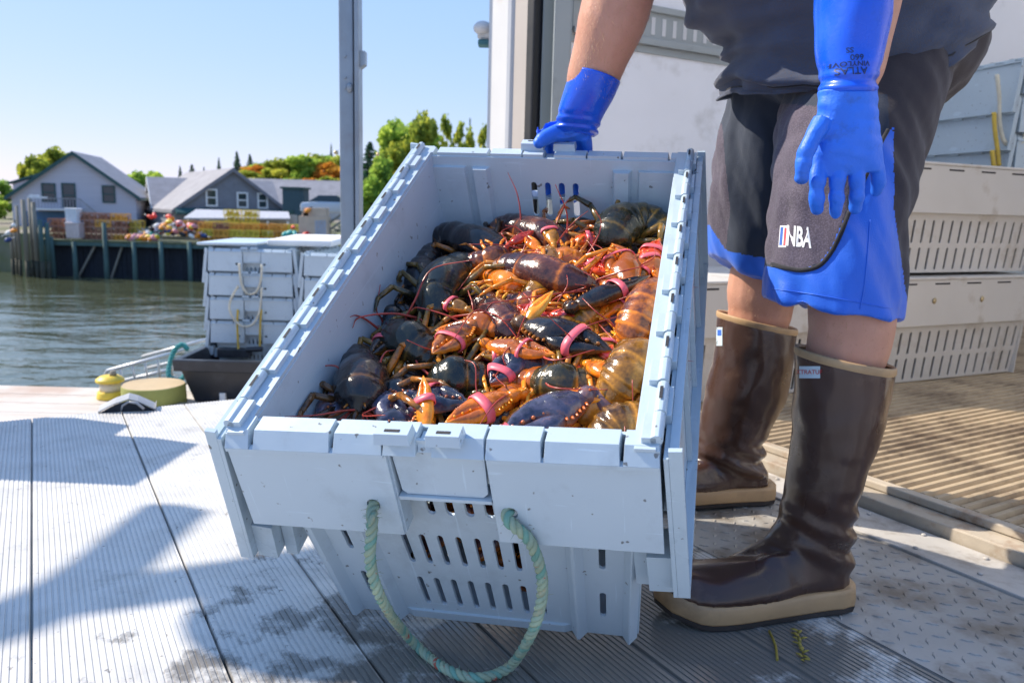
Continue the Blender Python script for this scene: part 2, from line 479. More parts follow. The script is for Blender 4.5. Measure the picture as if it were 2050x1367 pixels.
def trap_stack(px0, px1, ytop, Y, kinds, label, rows=None, zb=LZ - .02, rz=0.0):
    a, b_ = AT(px0, 450, Y).x, AT(px1, 450, Y).x; ztop = AT((px0 + px1) / 2, ytop, Y).z
    nr = rows or max(1, round((ztop - zb) / .41)); ncol = max(1, round((b_ - a) / 1.0))
    for r_ in range(nr):
        for c_ in range(ncol):
            kd = kinds[(r_ * 3 + c_ * 2 + (r_ * c_) % 3) % len(kinds)]
            o = copy_tree(traps[kd]) if used_t.get(kd) else traps[kd]; used_t[kd] = True
            o.location = (a + (b_ - a) * (c_ + .5) / ncol + random.uniform(-.05, .05), Y + random.uniform(-.08, .08), zb + r_ * .412)
            o.rotation_euler.z = rz + random.uniform(-.08, .08)
            o['label'] = kd + ' wire lobster trap in the ' + label
trap_stack(100, 137, 432, 51.2, ['brown'], 'small stack left of the white bins')
trap_stack(165, 258, 434, 51.4, ['brown', 'orange', 'brown', 'brown', 'orange', 'brown'], 'long stack right of the white bins')
trap_stack(250, 290, 437, 51.8, ['olive', 'orange', 'yellow'], 'middle stack beside the float pile')
trap_stack(400, 520, 449, 51.6, ['orange', 'brown', 'orange', 'yellow', 'brown', 'orange'], 'front row above the grey crates')
trap_stack(520, 600, 449, 52.0, ['orange', 'brown', 'orange', 'yellow'], 'row ending at the plywood locker')
trap_stack(448, 522, 421, 54.0, ['yellow'], 'high yellow stack in front of the grey gable')
trap_stack(360, 445, 440, 54.4, ['orange', 'brown', 'yellow'], 'back row behind the heap of floats')
# floats
fc = {'red': (.75, .05, .03), 'white': (.8, .8, .78), 'orange': (.85, .30, .03), 'yellow': (.8, .6, .05), 'navy blue': (.04, .07, .2), 'teal': (.08, .45, .4), 'pink': (.75, .3, .32), 'black': (.03, .03, .035), 'purple': (.3, .15, .4)}
fm = {k: simple('float_' + k.replace(' ', '_'), v, .5, 0, .12, 5) for k, v in fc.items()}
def make_float(kd):
    mb = MB(); mb.tube([(0, 0, -.3), (0, 0, -.27), (0, 0, -.12), (0, 0, .1), (0, 0, .24), (0, 0, .3)], [.05, .12, .17, .16, .09, .04], 10)
    mb.tube([(0, 0, .3), (0, 0, .62)], .022, 6, 1)
    return mb.build('lobster_float', [fm[kd], fm['white']])
fproto = {k: make_float(k) for k in fc}; fused = {}
def put_float(kd, p, label, group):
    o = fproto[kd].copy() if fused.get(kd) else fproto[kd]
    if fused.get(kd): COL.objects.link(o)
    fused[kd] = True; o.location = p; o.rotation_euler = (random.uniform(.9, 2.2), random.uniform(-.4, .4), random.uniform(0, 6.3)); s = random.uniform(.7, 1.0); o.scale = (s, s, s)
    tag(o, kd + ' ' + label, 'float', group)
ks = list(fc)
for i in range(64):
    px = random.uniform(288, 412); y0 = 473 - (1 - abs((px - 350) / 62) ** 2) * random.random() * 34
    Y = 51.0 + random.uniform(-.3, .9); p = AT(px, y0, Y); p.z = max(p.z, LZ + .15)
    put_float(random.choice(ks[:8] + ['orange', 'white', 'pink', 'black']), p, 'float with a white stick in the heap on the pier', 'floats heaped on the pier')
for i, (px, y) in enumerate(((300, 434), (309, 431), (345, 437), (338, 434))): put_float('red' if i % 3 < 2 else 'orange', AT(px, y, 52), 'float lying on top of the traps by the heap', 'floats on the trap tops')
for i in range(14): put_float(random.choice(['yellow', 'pink', 'orange']), V((AT(255 + i * 4.6, 470, 50.6).x, 50.6, LZ + .16 + .1 * (i % 2))), 'float lying along the pier edge in front of the traps', 'floats along the pier edge')
for kd, px, y in (('white', 17, 466), ('orange', 27, 462), ('white', 28, 452), ('navy blue', 17, 480)): put_float(kd, AT(px, y, 49.6), 'float hanging beside the mooring piles', 'floats at the mooring piles')
for kd, px, y in (('orange', 617, 421), ('red', 587, 455), ('teal', 571, 468), ('red', 611, 470), ('teal', 578, 467), ('teal', 590, 467)): put_float(kd, AT(px, y, 49.6), 'float by the plywood locker on the pier', 'floats by the locker')
for k_, o_ in fproto.items():
    if not fused.get(k_): bpy.data.objects.remove(o_)
# white bins
def bin_thing(px0, px1, y0, y1, Y, col, lab):
    a, b_ = AT(px0, y1, Y), AT(px1, y0, Y); w = b_.x - a.x; h = b_.z - a.z
    mb = MB(); mb.box(((a.x + b_.x) / 2, Y, a.z + h / 2), (w, w * .9, h), taper=1.06)
    mb.box(((a.x + b_.x) / 2, Y, b_.z - .06), (w * 1.14, w * 1.02, .1))
    for k in (-.3, 0, .3): mb.box(((a.x + b_.x) / 2 + k * w, Y - w * .46, a.z + h * .45), (.05, .06, h * .8))
    tag(mb.build('fish_bin', simple('bin_plastic_' + lab[:4].strip(), col, .5, 0, .08), loc=((a.x + b_.x) / 2, Y, a.z), bevel=.03), lab, 'bin', 'bins between the trap stacks')
bin_thing(137, 157, 417, 445, 51.0, (.72, .74, .76), 'white fish bin standing on top of a pink one')
bin_thing(139, 163, 445.5, 476.5, 50.9, (.62, .52, .50), 'pale pink fish bin between two stacks of brown traps')
# plywood locker and steps by the pier
lk = thing('plywood_locker', 'beige plywood locker with a louvred vent beside the grey steps', 'locker', AT(626, 472, 49.7), world=True)
a = AT(598, 476, 49.7); b_ = AT(655, 434, 49.7)
M_PLY = simple('plywood', (.62, .47, .34), .8, 0, .12, 2)
mb = MB(); mb.box(((a.x + b_.x) / 2, 50.2, (a.z + b_.z) / 2), (b_.x - a.x, 1.0, b_.z - a.z)); mb.build('carcass', M_PLY, lk, bevel=.01)
mb = MB(); mb.box(((a.x + b_.x) / 2 + .1, 50.2, b_.z + .26), (1.4, .8, .5)); mb.box(((a.x + b_.x) / 2 - .5, 50.2, b_.z + .1), (.4, .8, .2)); mb.build('top_box', M_PLY, lk)
mb = MB()
for i in range(7):
    c = AT(632 + i * 3.2, 457, 49.68); mb.box((c.x, 49.69, c.z), (.055, .03, .95))
mb.build('vent', simple('vent_grey', (.4, .45, .55), .5), lk)
st = thing('timber_steps', 'weathered timber steps with a sloping handrail right of the locker', 'steps', AT(668, 470, 50.5), world=True)
mb = MB()
for dy in (0, 14):
    mb.beam(AT(652, 452 + dy, 50.4), AT(700, 418 + dy, 50.4), .1, .14)
mb.build('handrail', M_PILE, st)
mb = MB()
for i in range(6): c = AT(655 + i * 8, 474 - i * 5, 50.8); mb.box(c, (.5, .9, .07))
mb.build('tread', M_PILE, st)

# --- houses
M_ROOF = simple('grey_shingle', (.27, .265, .285), .85, 0, .14, 1.2, .5, 6, .03); M_ROOFD = simple('dark_shingle', (.20, .20, .225), .85, 0, .14, 1.2)
M_WALLA = simple('pale_clapboard', (.50, .49, .54), .8, 0, .07, 1, .3, 8, .01, stretch=(.1, .1, 6)); M_WALLB = simple('slate_shingle_wall', (.20, .215, .25), .85, 0, .12, 2, .4, 5, .02)
M_TRIM = simple('dark_green_trim', (.02, .075, .075), .6); M_WHITE = simple('white_trim', (.75, .76, .76), .6, 0, .05)
M_CREAM = simple('cream_siding', (.62, .58, .53), .8, 0, .08)
mg, nt, b = newmat('window_glass'); b.inputs['Base Color'].default_value = (.03, .05, .06, 1); b.inputs['Roughness'].default_value = .08; M_GLASS = mg
def gable(name, label, front, az, hw, zb, ze, zr, length, mwall, mroof, mtrim, over=.35, wins=(), zoff=.0, cat='house', hw2=None, ze2=None):
    """front: ground point under the gable peak; az: way the ridge runs back; hw, hw2: half widths right and left; wins: (across, z0, z1, width, kind)"""
    ax = V((math.sin(az), math.cos(az), 0)); sx = V((ax.y, -ax.x, 0)); hw2 = hw2 or hw; ze2 = ze if ze2 is None else ze2
    t = thing(name, label, cat, (front.x, front.y, zb), world=True)
    P = lambda x, y, z: front.xy.to_3d() + sx * x + ax * y + V((0, 0, z))
    mb = MB()
    prof = [(-hw2, zb), (hw, zb), (hw, ze), (0, zr), (-hw2, ze2)]
    a = [mb.add(P(x, 0, z)) for x, z in prof]; b_ = [mb.add(P(x, length, z)) for x, z in prof]
    mb.face(a); mb.face(b_[::-1])
    for i in (1, 4): mb.face([a[i], a[(i + 1) % 5], b_[(i + 1) % 5], b_[i]])
    mb.build('wall', mwall, t)
    for sgn, h_, z_ in ((1, hw, ze), (-1, hw2, ze2)):
        mb = MB(); sl_ = (zr - z_) / h_; x1 = h_ + over; z1 = z_ - over * sl_; th = .16
        q = [P(0, -over, zr + .03), P(sgn * x1, -over, z1 + .03), P(sgn * x1, length + over, z1 + .03), P(0, length + over, zr + .03)]
        mb.hexa(q + [p + V((0, 0, th)) for p in q]); rf = mb.build('roof', mroof, t)
        mb = MB(); u = V((0, 0, .22))
        q = [P(0, -over - .06, zr - .12), P(sgn * x1, -over - .06, z1 - .12), P(sgn * x1, -over - .003, z1 - .12), P(0, -over - .003, zr - .12)]
        mb.hexa(q + [p + u * 1.5 for p in q]); mb.build('bargeboard', mtrim, rf, loc=t.location)
        mb = MB(); q = [P(sgn * (x1 + .004), -over, z1 - .1), P(sgn * (x1 + .06), -over, z1 - .1), P(sgn * (x1 + .06), length + over, z1 - .1), P(sgn * (x1 + .004), length + over, z1 - .1)]
        mb.hexa(q + [p + u for p in q]); mb.build('fascia', mtrim, rf, loc=t.location)
    for x, z0, z1, w, kind in wins:
        mt = M_WHITE if kind == 'white' else M_TRIM
        mb = MB(); fr = .14 if kind == 'white' else .1
        for q in ((x - w / 2, x - w / 2 + fr, z0, z1), (x + w / 2 - fr, x + w / 2, z0, z1), (x - w / 2 + fr, x + w / 2 - fr, z1 - fr, z1), (x - w / 2 + fr, x + w / 2 - fr, z0, z0 + fr), (x - w / 2 + fr, x + w / 2 - fr, (z0 + z1) / 2 - .05, (z0 + z1) / 2 + .05)):
            c = [P(q[0], -.09, q[2]), P(q[1], -.09, q[2]), P(q[1], .03, q[2]), P(q[0], .03, q[2])]
            mb.hexa(c + [p + V((0, 0, q[3] - q[2])) for p in c])
        f = mb.build('door' if kind == 'door' else 'window', mt, t)
        mb = MB(); c = [P(x - w / 2 + fr * .6, -.03, z0 + .05), P(x + w / 2 - fr * .6, -.03, z0 + .05), P(x + w / 2 - fr * .6, .02, z0 + .05), P(x - w / 2 + fr * .6, .02, z0 + .05)]
        mb.hexa(c + [p + V((0, 0, z1 - z0 - .1)) for p in c]); mb.build('pane', M_GLASS, f, loc=t.location)
    return t, P
def zat(px, py, Y): return AT(px, py, Y).z
# left house
Y = 70; fp = AT(147, 308, Y)
hA, PA = gable('waterfront_house', 'pale grey gabled house with dark green trim behind the piles', V((fp.x, Y, 0)), R(-14), 4.75, LZ, zat(250, 392, Y), zat(147, 308, Y), 9, M_WALLA, M_ROOF, M_TRIM, .4,
     [(-2.1, -.15 + .2, 1.65, 1.1, 'dark'), (-.55, -.4, 1.7, 1.1, 'door'), (2.6, .1, 1.6, 1.05, 'dark')], hw2=5.0, ze2=zat(35, 392, Y))
mb = MB()
for i in range(2):
    c = PA(-1.2, -.75, -.55); mb.box(c, (3.6, 1.4, .12), Matrix.Rotation(R(14), 3, 'Z'))
mb = MB(); mb.box(PA(-1.2, -.8, -.55), (3.7, 1.5, .13), Matrix.Rotation(R(14), 3, 'Z'))
mb.build('balcony', M_WHITE, hA)
mb = MB()
for i in range(16): mb.beam(PA(-3.0 + i * .24, -1.5, -.5), PA(-3.0 + i * .24, -1.5, .35), .04, .04, up=V((0, 1, 0)))
mb.beam(PA(-3.05, -1.5, .38), PA(.65, -1.5, .38), .08, .08); mb.beam(PA(.65, -1.5, .38), PA(2.4, -1.5, -1.2), .08, .08); mb.beam(PA(.65, -1.5, -.5), PA(2.4, -1.5, -2.0), .1, .25)
for i in range(9): mb.beam(PA(.75 + i * .19, -1.5, -.55 - i * .165), PA(.75 + i * .19, -1.5, .3 - i * .165), .04, .04, up=V((0, 1, 0)))
mb.build('railing', simple('grey_rail', (.28, .28, .30), .7), hA)
mb = MB(); mb.hexa([PA(-3.9, -.2, LZ), PA(.4, -.2, LZ), PA(.4, -.02, LZ), PA(-3.9, -.02, LZ), PA(-3.9, -.2, -.75), PA(.4, -.2, -.75), PA(.4, -.02, -.75), PA(-3.9, -.02, -.75)])
mb.build('lower_wall_shade', simple('blue_shade', (.05, .13, .25), .6), hA)  # blue shade of the lower floor, put in as a coloured panel
# lean-to dormer on its left side
mb = MB()
q = [PA(-5.8, 3, .1), PA(-3.2, 3, .1), PA(-3.2, 8, .1), PA(-5.8, 8, .1)]; mb.hexa(q + [PA(-5.8, 3, 1.5), PA(-3.2, 3, 2.4), PA(-3.2, 8, 2.4), PA(-5.8, 8, 1.5)]); mb.build('dormer', M_WALLA, hA)
mb = MB(); q = [PA(-6.1, 2.7, 1.5), PA(-2.9, 2.7, 2.6), PA(-2.9, 8.3, 2.6), PA(-6.1, 8.3, 1.5)]; mb.hexa(q + [p + V((0, 0, .16)) for p in q]); mb.build('dormer_roof', M_TRIM, hA)
# slate gable with the long roof
Y = 68; fp = AT(465, 341, Y)
hB, PB = gable('slate_gable_house', 'slate grey gabled building with three white framed windows', V((fp.x, Y, 0)), R(-34), 4.5, LZ, zat(365, 419, 67), zat(465, 341, Y), 17, M_WALLB, M_ROOF, M_ROOFD, .3,
     [(-1.75, .05, 1.5, .95, 'white'), (.75, -.05, 1.3, .95, 'white'), (2.45, -.05, 1.3, .9, 'white')], hw2=4.6)
mb = MB(); mb.hexa([PB(-4.7, -.9, -.62), PB(4.9, -.9, -.62), PB(4.9, -.35, -.62), PB(-4.7, -.35, -.62), PB(-4.7, -.9, -.45), PB(4.9, -.9, -.45), PB(4.9, -.35, -.1), PB(-4.7, -.35, -.1)])
mb.build('skirt_roof', M_TRIM, hB)
# white gable left of it
Y = 76; fp = AT(300, 358, Y)
gable('cream_gable_house', 'cream ended building with a long grey roof left of the slate gable', V((fp.x, Y, 0)), R(62), 3.6, LZ, zat(330, 412, Y), zat(300, 358, Y), 11, M_CREAM, M_ROOF, M_WHITE, .25, [(0.6, .5, 1.3, .8, 'dark')])
mb = MB()
# distant roofs
Y = 88; fp = AT(478, 362, Y)
gable('long_roof_house', 'low building with a broad light grey roof right of the slate gable', V((fp.x, Y, 0)), R(80), 4.2, LZ, zat(530, 408, Y - 5), zat(478, 360, Y), 11, M_CREAM, M_ROOF, M_WHITE, .3)
Y = 96; fp = AT(596, 374, Y)
gable('hill_house', 'grey roofed house on the slope beside the dark green shed', V((fp.x, Y, 0)), R(82), 3.6, LZ, zat(620, 400, Y - 4), zat(596, 373, Y), 9, M_CREAM, M_ROOFD, M_WHITE, .3)
gable('small_white_shed', 'small cream shed in the gap between the two big houses', V((AT(268, 408, 80).x, 80, 0)), R(60), 1.7, LZ, zat(268, 425, 80), zat(268, 409, 80), 4, M_CREAM, M_ROOFD, M_WHITE, .15, cat='shed')
mb = MB(); a = AT(566, 420, 66); b_ = AT(607, 379, 66)
tg = thing('green_shed', 'dark green flat roofed shed in front of the grey roofs', 'shed', ((a.x + b_.x) / 2, 66, LZ), world=True)
mb.box(((a.x + b_.x) / 2, 66.9, (LZ + b_.z) / 2), (b_.x - a.x, 1.8, b_.z - LZ)); mb.build('wall', simple('blue_green_boards', (.03, .075, .10), .7, 0, .15), tg)
mb = MB(); mb.box(((a.x + b_.x) / 2, 66.9, b_.z + .08), (b_.x - a.x + .3, 2.1, .15)); mb.build('roof', M_TRIM, tg)
mb = MB(); mb.box((a.x + .5, 65.97, LZ + 1.0), (.8, .06, 2.0)); mb.build('door', M_TRIM, tg)
# low awning under the slate gable
tw = thing('long_awning', 'long pale awning roof on posts in front of the slate gable', 'awning', (AT(470, 440, 60).x, 60, LZ), world=True)
a = AT(372, 436, 60); b_ = AT(584, 437, 60); zt = AT(470, 421, 62).z
mb = MB(); q = [V((a.x, 59.6, a.z)), V((b_.x, 59.6, b_.z)), V((b_.x - .8, 62, zt)), V((a.x, 62, zt))]; mb.hexa([p - V((0, 0, .1)) for p in q] + q); mb.build('roof', simple('pale_metal_roof', (.45, .45, .48), .5), tw)
mb = MB()
for i in range(6): x = a.x + (b_.x - a.x) * (.03 + i * .188); mb.beam((x, 59.8, LZ), (x, 59.8, a.z - .06), .14, .14, up=V((0, 1, 0)))
mb.build('post', M_WHITE, tw)
mb = MB(); mb.box(((a.x + b_.x) / 2, 62.2, (LZ + zt) / 2 - .1), (b_.x - a.x - .4, .2, zt - LZ - .3)); mb.build('back_wall', M_CREAM, tw)
# parked car
cx = AT(662, 418, 60); car = thing('parked_car', 'pale blue car parked behind the plywood locker', 'car', (cx.x, 60, cx.z - .55), rz=R(8))
mb = MB()
sec = [(-2.1, .35, .75), (-2.0, .3, .95), (-1.2, .28, 1.02), (-.75, .28, 1.05), (.9, .28, 1.05), (1.6, .28, .98), (2.05, .3, .85), (2.12, .35, .6)]
mb.loft([[V((x, -.85, z0)), V((x, .85, z0)), V((x, .85, z1)), V((x, -.85, z1))] for x, z0, z1 in sec]); mb.build('body', simple('car_paint', (.5, .58, .68), .25, 0, .03, coat=.6), car, bevel=.08)
mb = MB(); mb.loft([[V((x, -w, 1.0)), V((x, w, 1.0)), V((x, w * .86, z)), V((x, -w * .86, z))] for x, w, z in ((-1.5, .8, 1.06), (-.8, .8, 1.5), (.5, .8, 1.52), (1.2, .8, 1.06))], smooth=False); mb.build('cabin', M_GLASS, car, bevel=.05)
for x in (-1.3, 1.3):
    for y in (-.86, .66): mb = MB(); mb.tube([(x, y, .33), (x, y + .2, .33)], .33, 16); mb.build('wheel', simple('tyre', (.02, .02, .02), .8), car)
# --- wall under the car (low retaining edge)

# --- trees
def leafmat(name, col, var=.5, trans=.25):
    m, nt, b = newmat(name)
    n = nz(nt, .55, 3); at = N(nt, 'ShaderNodeAttribute'); at.attribute_name = 'tone'
    f = math_n(nt, 'ADD', math_n(nt, 'MULTIPLY', n, .6), math_n(nt, 'MULTIPLY', at.outputs['Fac'], .55))
    c = ramp(nt, f, [(.2, tuple(x * (1 - var) for x in col[0])), (.5, col[1]), (.85, col[2])])
    nt.links.new(c, b.inputs['Base Color']); b.inputs['Roughness'].default_value = .6
    b.inputs['Specular IOR Level'].default_value = .2
    tr = N(nt, 'ShaderNodeBsdfTranslucent'); nt.links.new(c, tr.inputs[0])
    mx = N(nt, 'ShaderNodeMixShader'); mx.inputs[0].default_value = trans
    out = nt.nodes['Material Output']
    nt.links.new(b.outputs[0], mx.inputs[1]); nt.links.new(tr.outputs[0], mx.inputs[2]); nt.links.new(mx.outputs[0], out.inputs[0])
    return m
L_GREEN = leafmat('green_leaves', ((.11, .23, .04), (.27, .44, .07), (.48, .60, .10)), .3, .6)
L_AUT = leafmat('yellow_green_leaves', ((.18, .25, .035), (.38, .46, .07), (.58, .55, .08)), .3, .6)
L_ORG = leafmat('orange_leaves', ((.36, .13, .025), (.66, .26, .04), (.72, .42, .06)), .3, .6)
L_SPR = leafmat('spruce_needles', ((.025, .075, .045), (.05, .13, .075), (.09, .19, .09)), .3, .25)
M_BARK = wood('bark', (.12, .10, .08))
def leaf(mb, c, s, tone, m=0):
    a = V((random.gauss(0, 1), random.gauss(0, 1), random.gauss(0, .7))).normalized(); x, y = frame(a)
    ids = [mb.add(c + x * s * random.uniform(.7, 1.2), tone), mb.add(c + y * s * .6, tone), mb.add(c - x * s * random.uniform(.7, 1.2), tone), mb.add(c - y * s * .6, tone)]
    mb.face(ids, m)
def broadleaf_mesh(rx, rz, h, n, leafs, lmat, seed, gaps=.5):
    random.seed(seed); tr = MB(); cr = MB()
    tr.tube(spline([(0, 0, 0), (.1, 0, h * .3), (-.05, .1, h * .62)], 6), [.28, .24, .2, .18, .15, .12, .1], 8)
    cl = []
    for i in range(n):
        th = random.uniform(0, 6.283); u = random.uniform(-.75, 1); r_ = math.sqrt(max(.05, 1 - u * u)) * random.uniform(.45, 1)
        c = V((rx * r_ * math.cos(th), rx * r_ * math.sin(th), h - rz + rz * u * random.uniform(.75, 1.0)))
        cl.append((c, random.uniform(.15, .42) * rx))
        if i % 3 == 0: tr.tube(spline([(0, 0, h * random.uniform(.25, .6)), c * .5 + V((0, 0, h * .3)), c], 5), [.1, .08, .06, .04, .03, .015], 5)
    per = leafs // n
    for c, cr_ in cl:
        tone = random.uniform(0, 1)
        for k in range(per):
            d = V((random.gauss(0, 1), random.gauss(0, 1), random.gauss(0, .75))); d = d.normalized() * cr_ * random.random() ** .45
            leaf(cr, c + d, random.uniform(.20, .36), max(0, min(1, tone + random.uniform(-.25, .25))))
    return tr, cr
def make_tree(kind, seed, lmat):
    t = thing({'b': 'broadleaf_tree', 's': 'spruce_tree', 't': 'thin_tree'}[kind], '', 'tree', (0, 0, -90))
    if kind == 'b': tr, cr = broadleaf_mesh(3.0, 3.0, 8.0, 30, 6000, lmat, seed)
    elif kind == 't': tr, cr = broadleaf_mesh(2.2, 3.4, 8.0, 30, 900, lmat, seed)
    else:
        random.seed(seed); tr = MB(); cr = MB(); tr.tube([(0, 0, 0), (0, 0, 4), (0, 0, 8)], [.18, .11, .02], 7)
        z = 1.0
        while z < 7.95:
            rad = (8.05 - z) * .235 * random.uniform(.75, 1.12) + .05
            nb = 9 if z < 6 else 6
            for i in range(nb):
                th = random.uniform(0, 6.283); L_ = rad * random.uniform(.7, 1.1)
                for k in range(int(5 + 16 * L_)):
                    f = random.random() ** .7
                    c = V((math.cos(th) * L_ * f, math.sin(th) * L_ * f, z - .35 * L_ * f + random.gauss(0, .07))); c += V((random.gauss(0, .1), random.gauss(0, .1), 0)) * (L_ * .6)
                    leaf(cr, c, random.uniform(.09, .17), random.random())
            z += .26 * random.uniform(.8, 1.2)
    tr.build('trunk', M_BARK, t); cr.build('crown', lmat, t, tone=True, fix=False)
    return t
TP = {'green': make_tree('b', 1, L_GREEN), 'yellow': make_tree('b', 2, L_AUT), 'orange': make_tree('b', 3, L_ORG), 'spruce': make_tree('s', 4, L_SPR), 'thin': make_tree('t', 5, L_AUT), 'green2': make_tree('b', 9, L_GREEN), 'spruce2': make_tree('s', 14, L_SPR)}
tused = {}
rt = random.Random(5)
def tree(kd, px, ytop, Y, wpx, label, zb=None, group='trees on the far shore'):
    o = copy_tree(TP[kd]) if tused.get(kd) else TP[kd]; tused[kd] = True
    p = AT(px, ytop, Y); zb = LZ - .3 if zb is None else zb; h = p.z - zb
    base = {'green': 6.4, 'yellow': 6.4, 'orange': 6.4, 'green2': 6.4, 'spruce': 3.6, 'spruce2': 3.6, 'thin': 4.8}[kd]
    sx = wpx / FPX * Y / base * (1.75 if kd.startswith('spruce') else 1.22)
    o.location = (p.x, Y, zb); o.scale = (sx, sx, h / 8.0); o.rotation_euler.z = rt.uniform(0, 6.28)
    tag(o, label, None, group)
tree('yellow', 70, 318, 92, 58, 'yellow green tree leaning out behind the left house roof')
tree('yellow', 112, 303, 95, 62, 'yellow green tree topping the left house ridge')
tree('green2', 222, 345, 98, 48, 'small green tree right behind the left house')
tree('green', 285, 341, 90, 76, 'round dark green tree between the two big houses')
tree('green', 248, 352, 96, 56, 'green tree squeezed beside the round dark one')
tree('green2', 4, 368, 84, 46, 'green tree at the shore left of the pale house')
tree('green', -14, 400, 74, 44, 'low bush-like tree at the water left of the piles')
for i, (kd, px, y, w) in enumerate((('spruce', 360, 332, 12), ('spruce2', 384, 329, 24), ('spruce', 408, 334, 10), ('spruce', 438, 316, 14), ('spruce2', 474, 303, 26), ('spruce', 500, 309, 26), ('spruce2', 535, 319, 16), ('spruce', 551, 319, 14), ('spruce', 663, 288, 12), ('spruce2', 676, 300, 12))):
    tree(kd, px, y, 150 + i * 2, w, 'dark spruce on the skyline, number %s from the left house' % ['one', 'two', 'three', 'four', 'five', 'six', 'seven', 'eight', 'nine', 'ten'][i] if False else ['thin young spruce farthest left on the skyline', 'short wide spruce left of the slate ridge', 'tiny spruce just left of the slate ridge', 'narrow spruce rising over the slate roof', 'tall pointed spruce beside the slate ridge peak', 'broad dark spruce right of the tallest pointed one', 'small spruce tip above the orange trees', 'small spruce tip between orange and yellow crowns', 'thin spire spruce just left of the steel post', 'short spruce half hidden by the steel post'][i], zb=2.5)
kinds = ['yellow', 'orange', 'green', 'orange', 'yellow', 'green', 'green2', 'green', 'yellow', 'green', 'orange', 'yellow']
for i in range(12):
    px = 492 + i * 17; tree(kinds[i], px, [344, 334, 326, 330, 322, 324, 327, 310, 314, 310, 330, 318][i], 118 + (i * 7) % 22, 60 + (i * 5) % 14, kinds[i].replace('2', '') + ' leaved tree in the hillside row between the slate gable and the post', zb=1.0)
for i in range(9):
    px = 560 + i * 16; tree(kinds[(i * 5 + 2) % 12], px, [362, 356, 358, 366, 360, 372, 356, 362, 368][i], 104 + (i * 5) % 9, 48, kinds[(i * 5 + 2) % 12].replace('2', '') + ' leaved tree low on the hillside above the far roofs', zb=.5)
tree('spruce2', 740, 284, 66, 84, 'dark green spruce standing just right of the steel post')
tree('spruce', 822, 300, 60, 50, 'spruce hidden among the leafy green trees by the crate rim')
tree('spruce', 848, 222, 64, 34, 'spire topped spruce above the big green tree')
tree('green', 812, 234, 60, 112, 'big green tree right of the spruce, behind the crate rim')
tree('yellow', 846, 240, 58, 78, 'big yellow green tree touching the tall green one')
tree('yellow', 790, 300, 57, 66, 'yellow green tree in front of the big green one')
tree('green2', 768, 330, 55, 70, 'bushy green tree beside the post spruce')
tree('green', 740, 350, 54, 60, 'low green tree at the foot of the post spruce')
for i, px in enumerate((892, 918, 944, 968)): tree('thin', px, (238, 252, 262, 256)[i], 62 + i, 40, ('bare twiggy tree nearest the big green crown', 'sparse tree with few yellow leaves, second from the green crown', 'sparse yellowing tree above the crate far rim', 'thin yellowing tree beside the white truck post')[i])
tree('spruce', 941, 238, 66, 18, 'thin spruce among the sparse yellowing trees')
tree('spruce2', 978, 252, 58, 12, 'narrow spruce against the truck corner')
# ================================================================== TRUCK
def aniso_alu(name, col, rough=.45): return simple(name, col, rough, .0, .12, 2, .15, 40, .001, stretch=(1, 1, .2), dirt=tuple(c * .55 for c in col), dirt_scale=4, dirt_at=(.56, .75))
M_TWHITE = simple('truck_white', (.60, .60, .60), .35, 0, .04, 3, dirt=(.55, .5, .44), dirt_scale=5, dirt_at=(.62, .8))
M_TLINER = simple('truck_liner', (.86, .86, .88), .55, 0, .05, 2, dirt=(.48, .46, .43), dirt_scale=3, dirt_at=(.56, .8))
M_FRAME = aniso_alu('door_frame_metal', (.42, .38, .35)); M_BLACK = simple('black_rubber', (.018, .018, .02), .5, 0, .2)
M_TRACK = aniso_alu('galvanised_track', (.33, .36, .36), .4)
truck = thing('box_truck', 'white box truck with its rear open and a ribbed tan floor', 'truck', ST(1.5, 1.6, GZ), world=True)
R3 = MST.to_3x3()
def tb(mb, s0, s1, t0, t1, z0, z1, m=0): mb.box(ST((s0 + s1) / 2, (t0 + t1) / 2, (z0 + z1) / 2), (s1 - s0, t1 - t0, z1 - z0), R3, m)
TS, TE, ZT = 1.60, 7.2, 2.35
mb = MB(); tb(mb, TS, TE, 2.50, 2.58, -.1, ZT + .1); mb.build('side_wall', M_TWHITE, truck)
mb = MB(); tb(mb, TS + .05, TE - .06, 2.44, 2.497, .02, ZT - .06); mb.build('wall_liner', M_TLINER, truck)
mb = MB(); tb(mb, TS, TE, .10, .16, -.1, ZT + .1); mb.build('side_wall', M_TLINER, truck)
mb = MB(); tb(mb, TE - .05, TE, .163, 2.437, .0, ZT); mb.build('front_wall', M_TLINER, truck)
mb = MB(); tb(mb, TS - .02, TE, .06, 2.62, ZT + .102, ZT + .16); 
m_, nt_, b_s = newmat('translucent_roof'); b_s.inputs['Base Color'].default_value = (.8, .8, .8, 1); b_s.inputs['Roughness'].default_value = .5
tr_ = N(nt_, 'ShaderNodeBsdfTranslucent'); tr_.inputs[0].default_value = (.8, .81, .82, 1); mx_ = N(nt_, 'ShaderNodeMixShader'); mx_.inputs[0].default_value = .55
nt_.links.new(b_s.outputs[0], mx_.inputs[1]); nt_.links.new(tr_.outputs[0], mx_.inputs[2]); nt_.links.new(mx_.outputs[0], nt_.nodes['Material Output'].inputs[0])
mb = MB(); mb.poly([ST(TS - .02, .06, ZT + .12), ST(TE, .06, ZT + .12), ST(TE, 2.62, ZT + .12), ST(TS - .02, 2.62, ZT + .12)])      # unseen skin, made translucent so daylight brightens the truck inside
mb.build('roof', m_, truck)
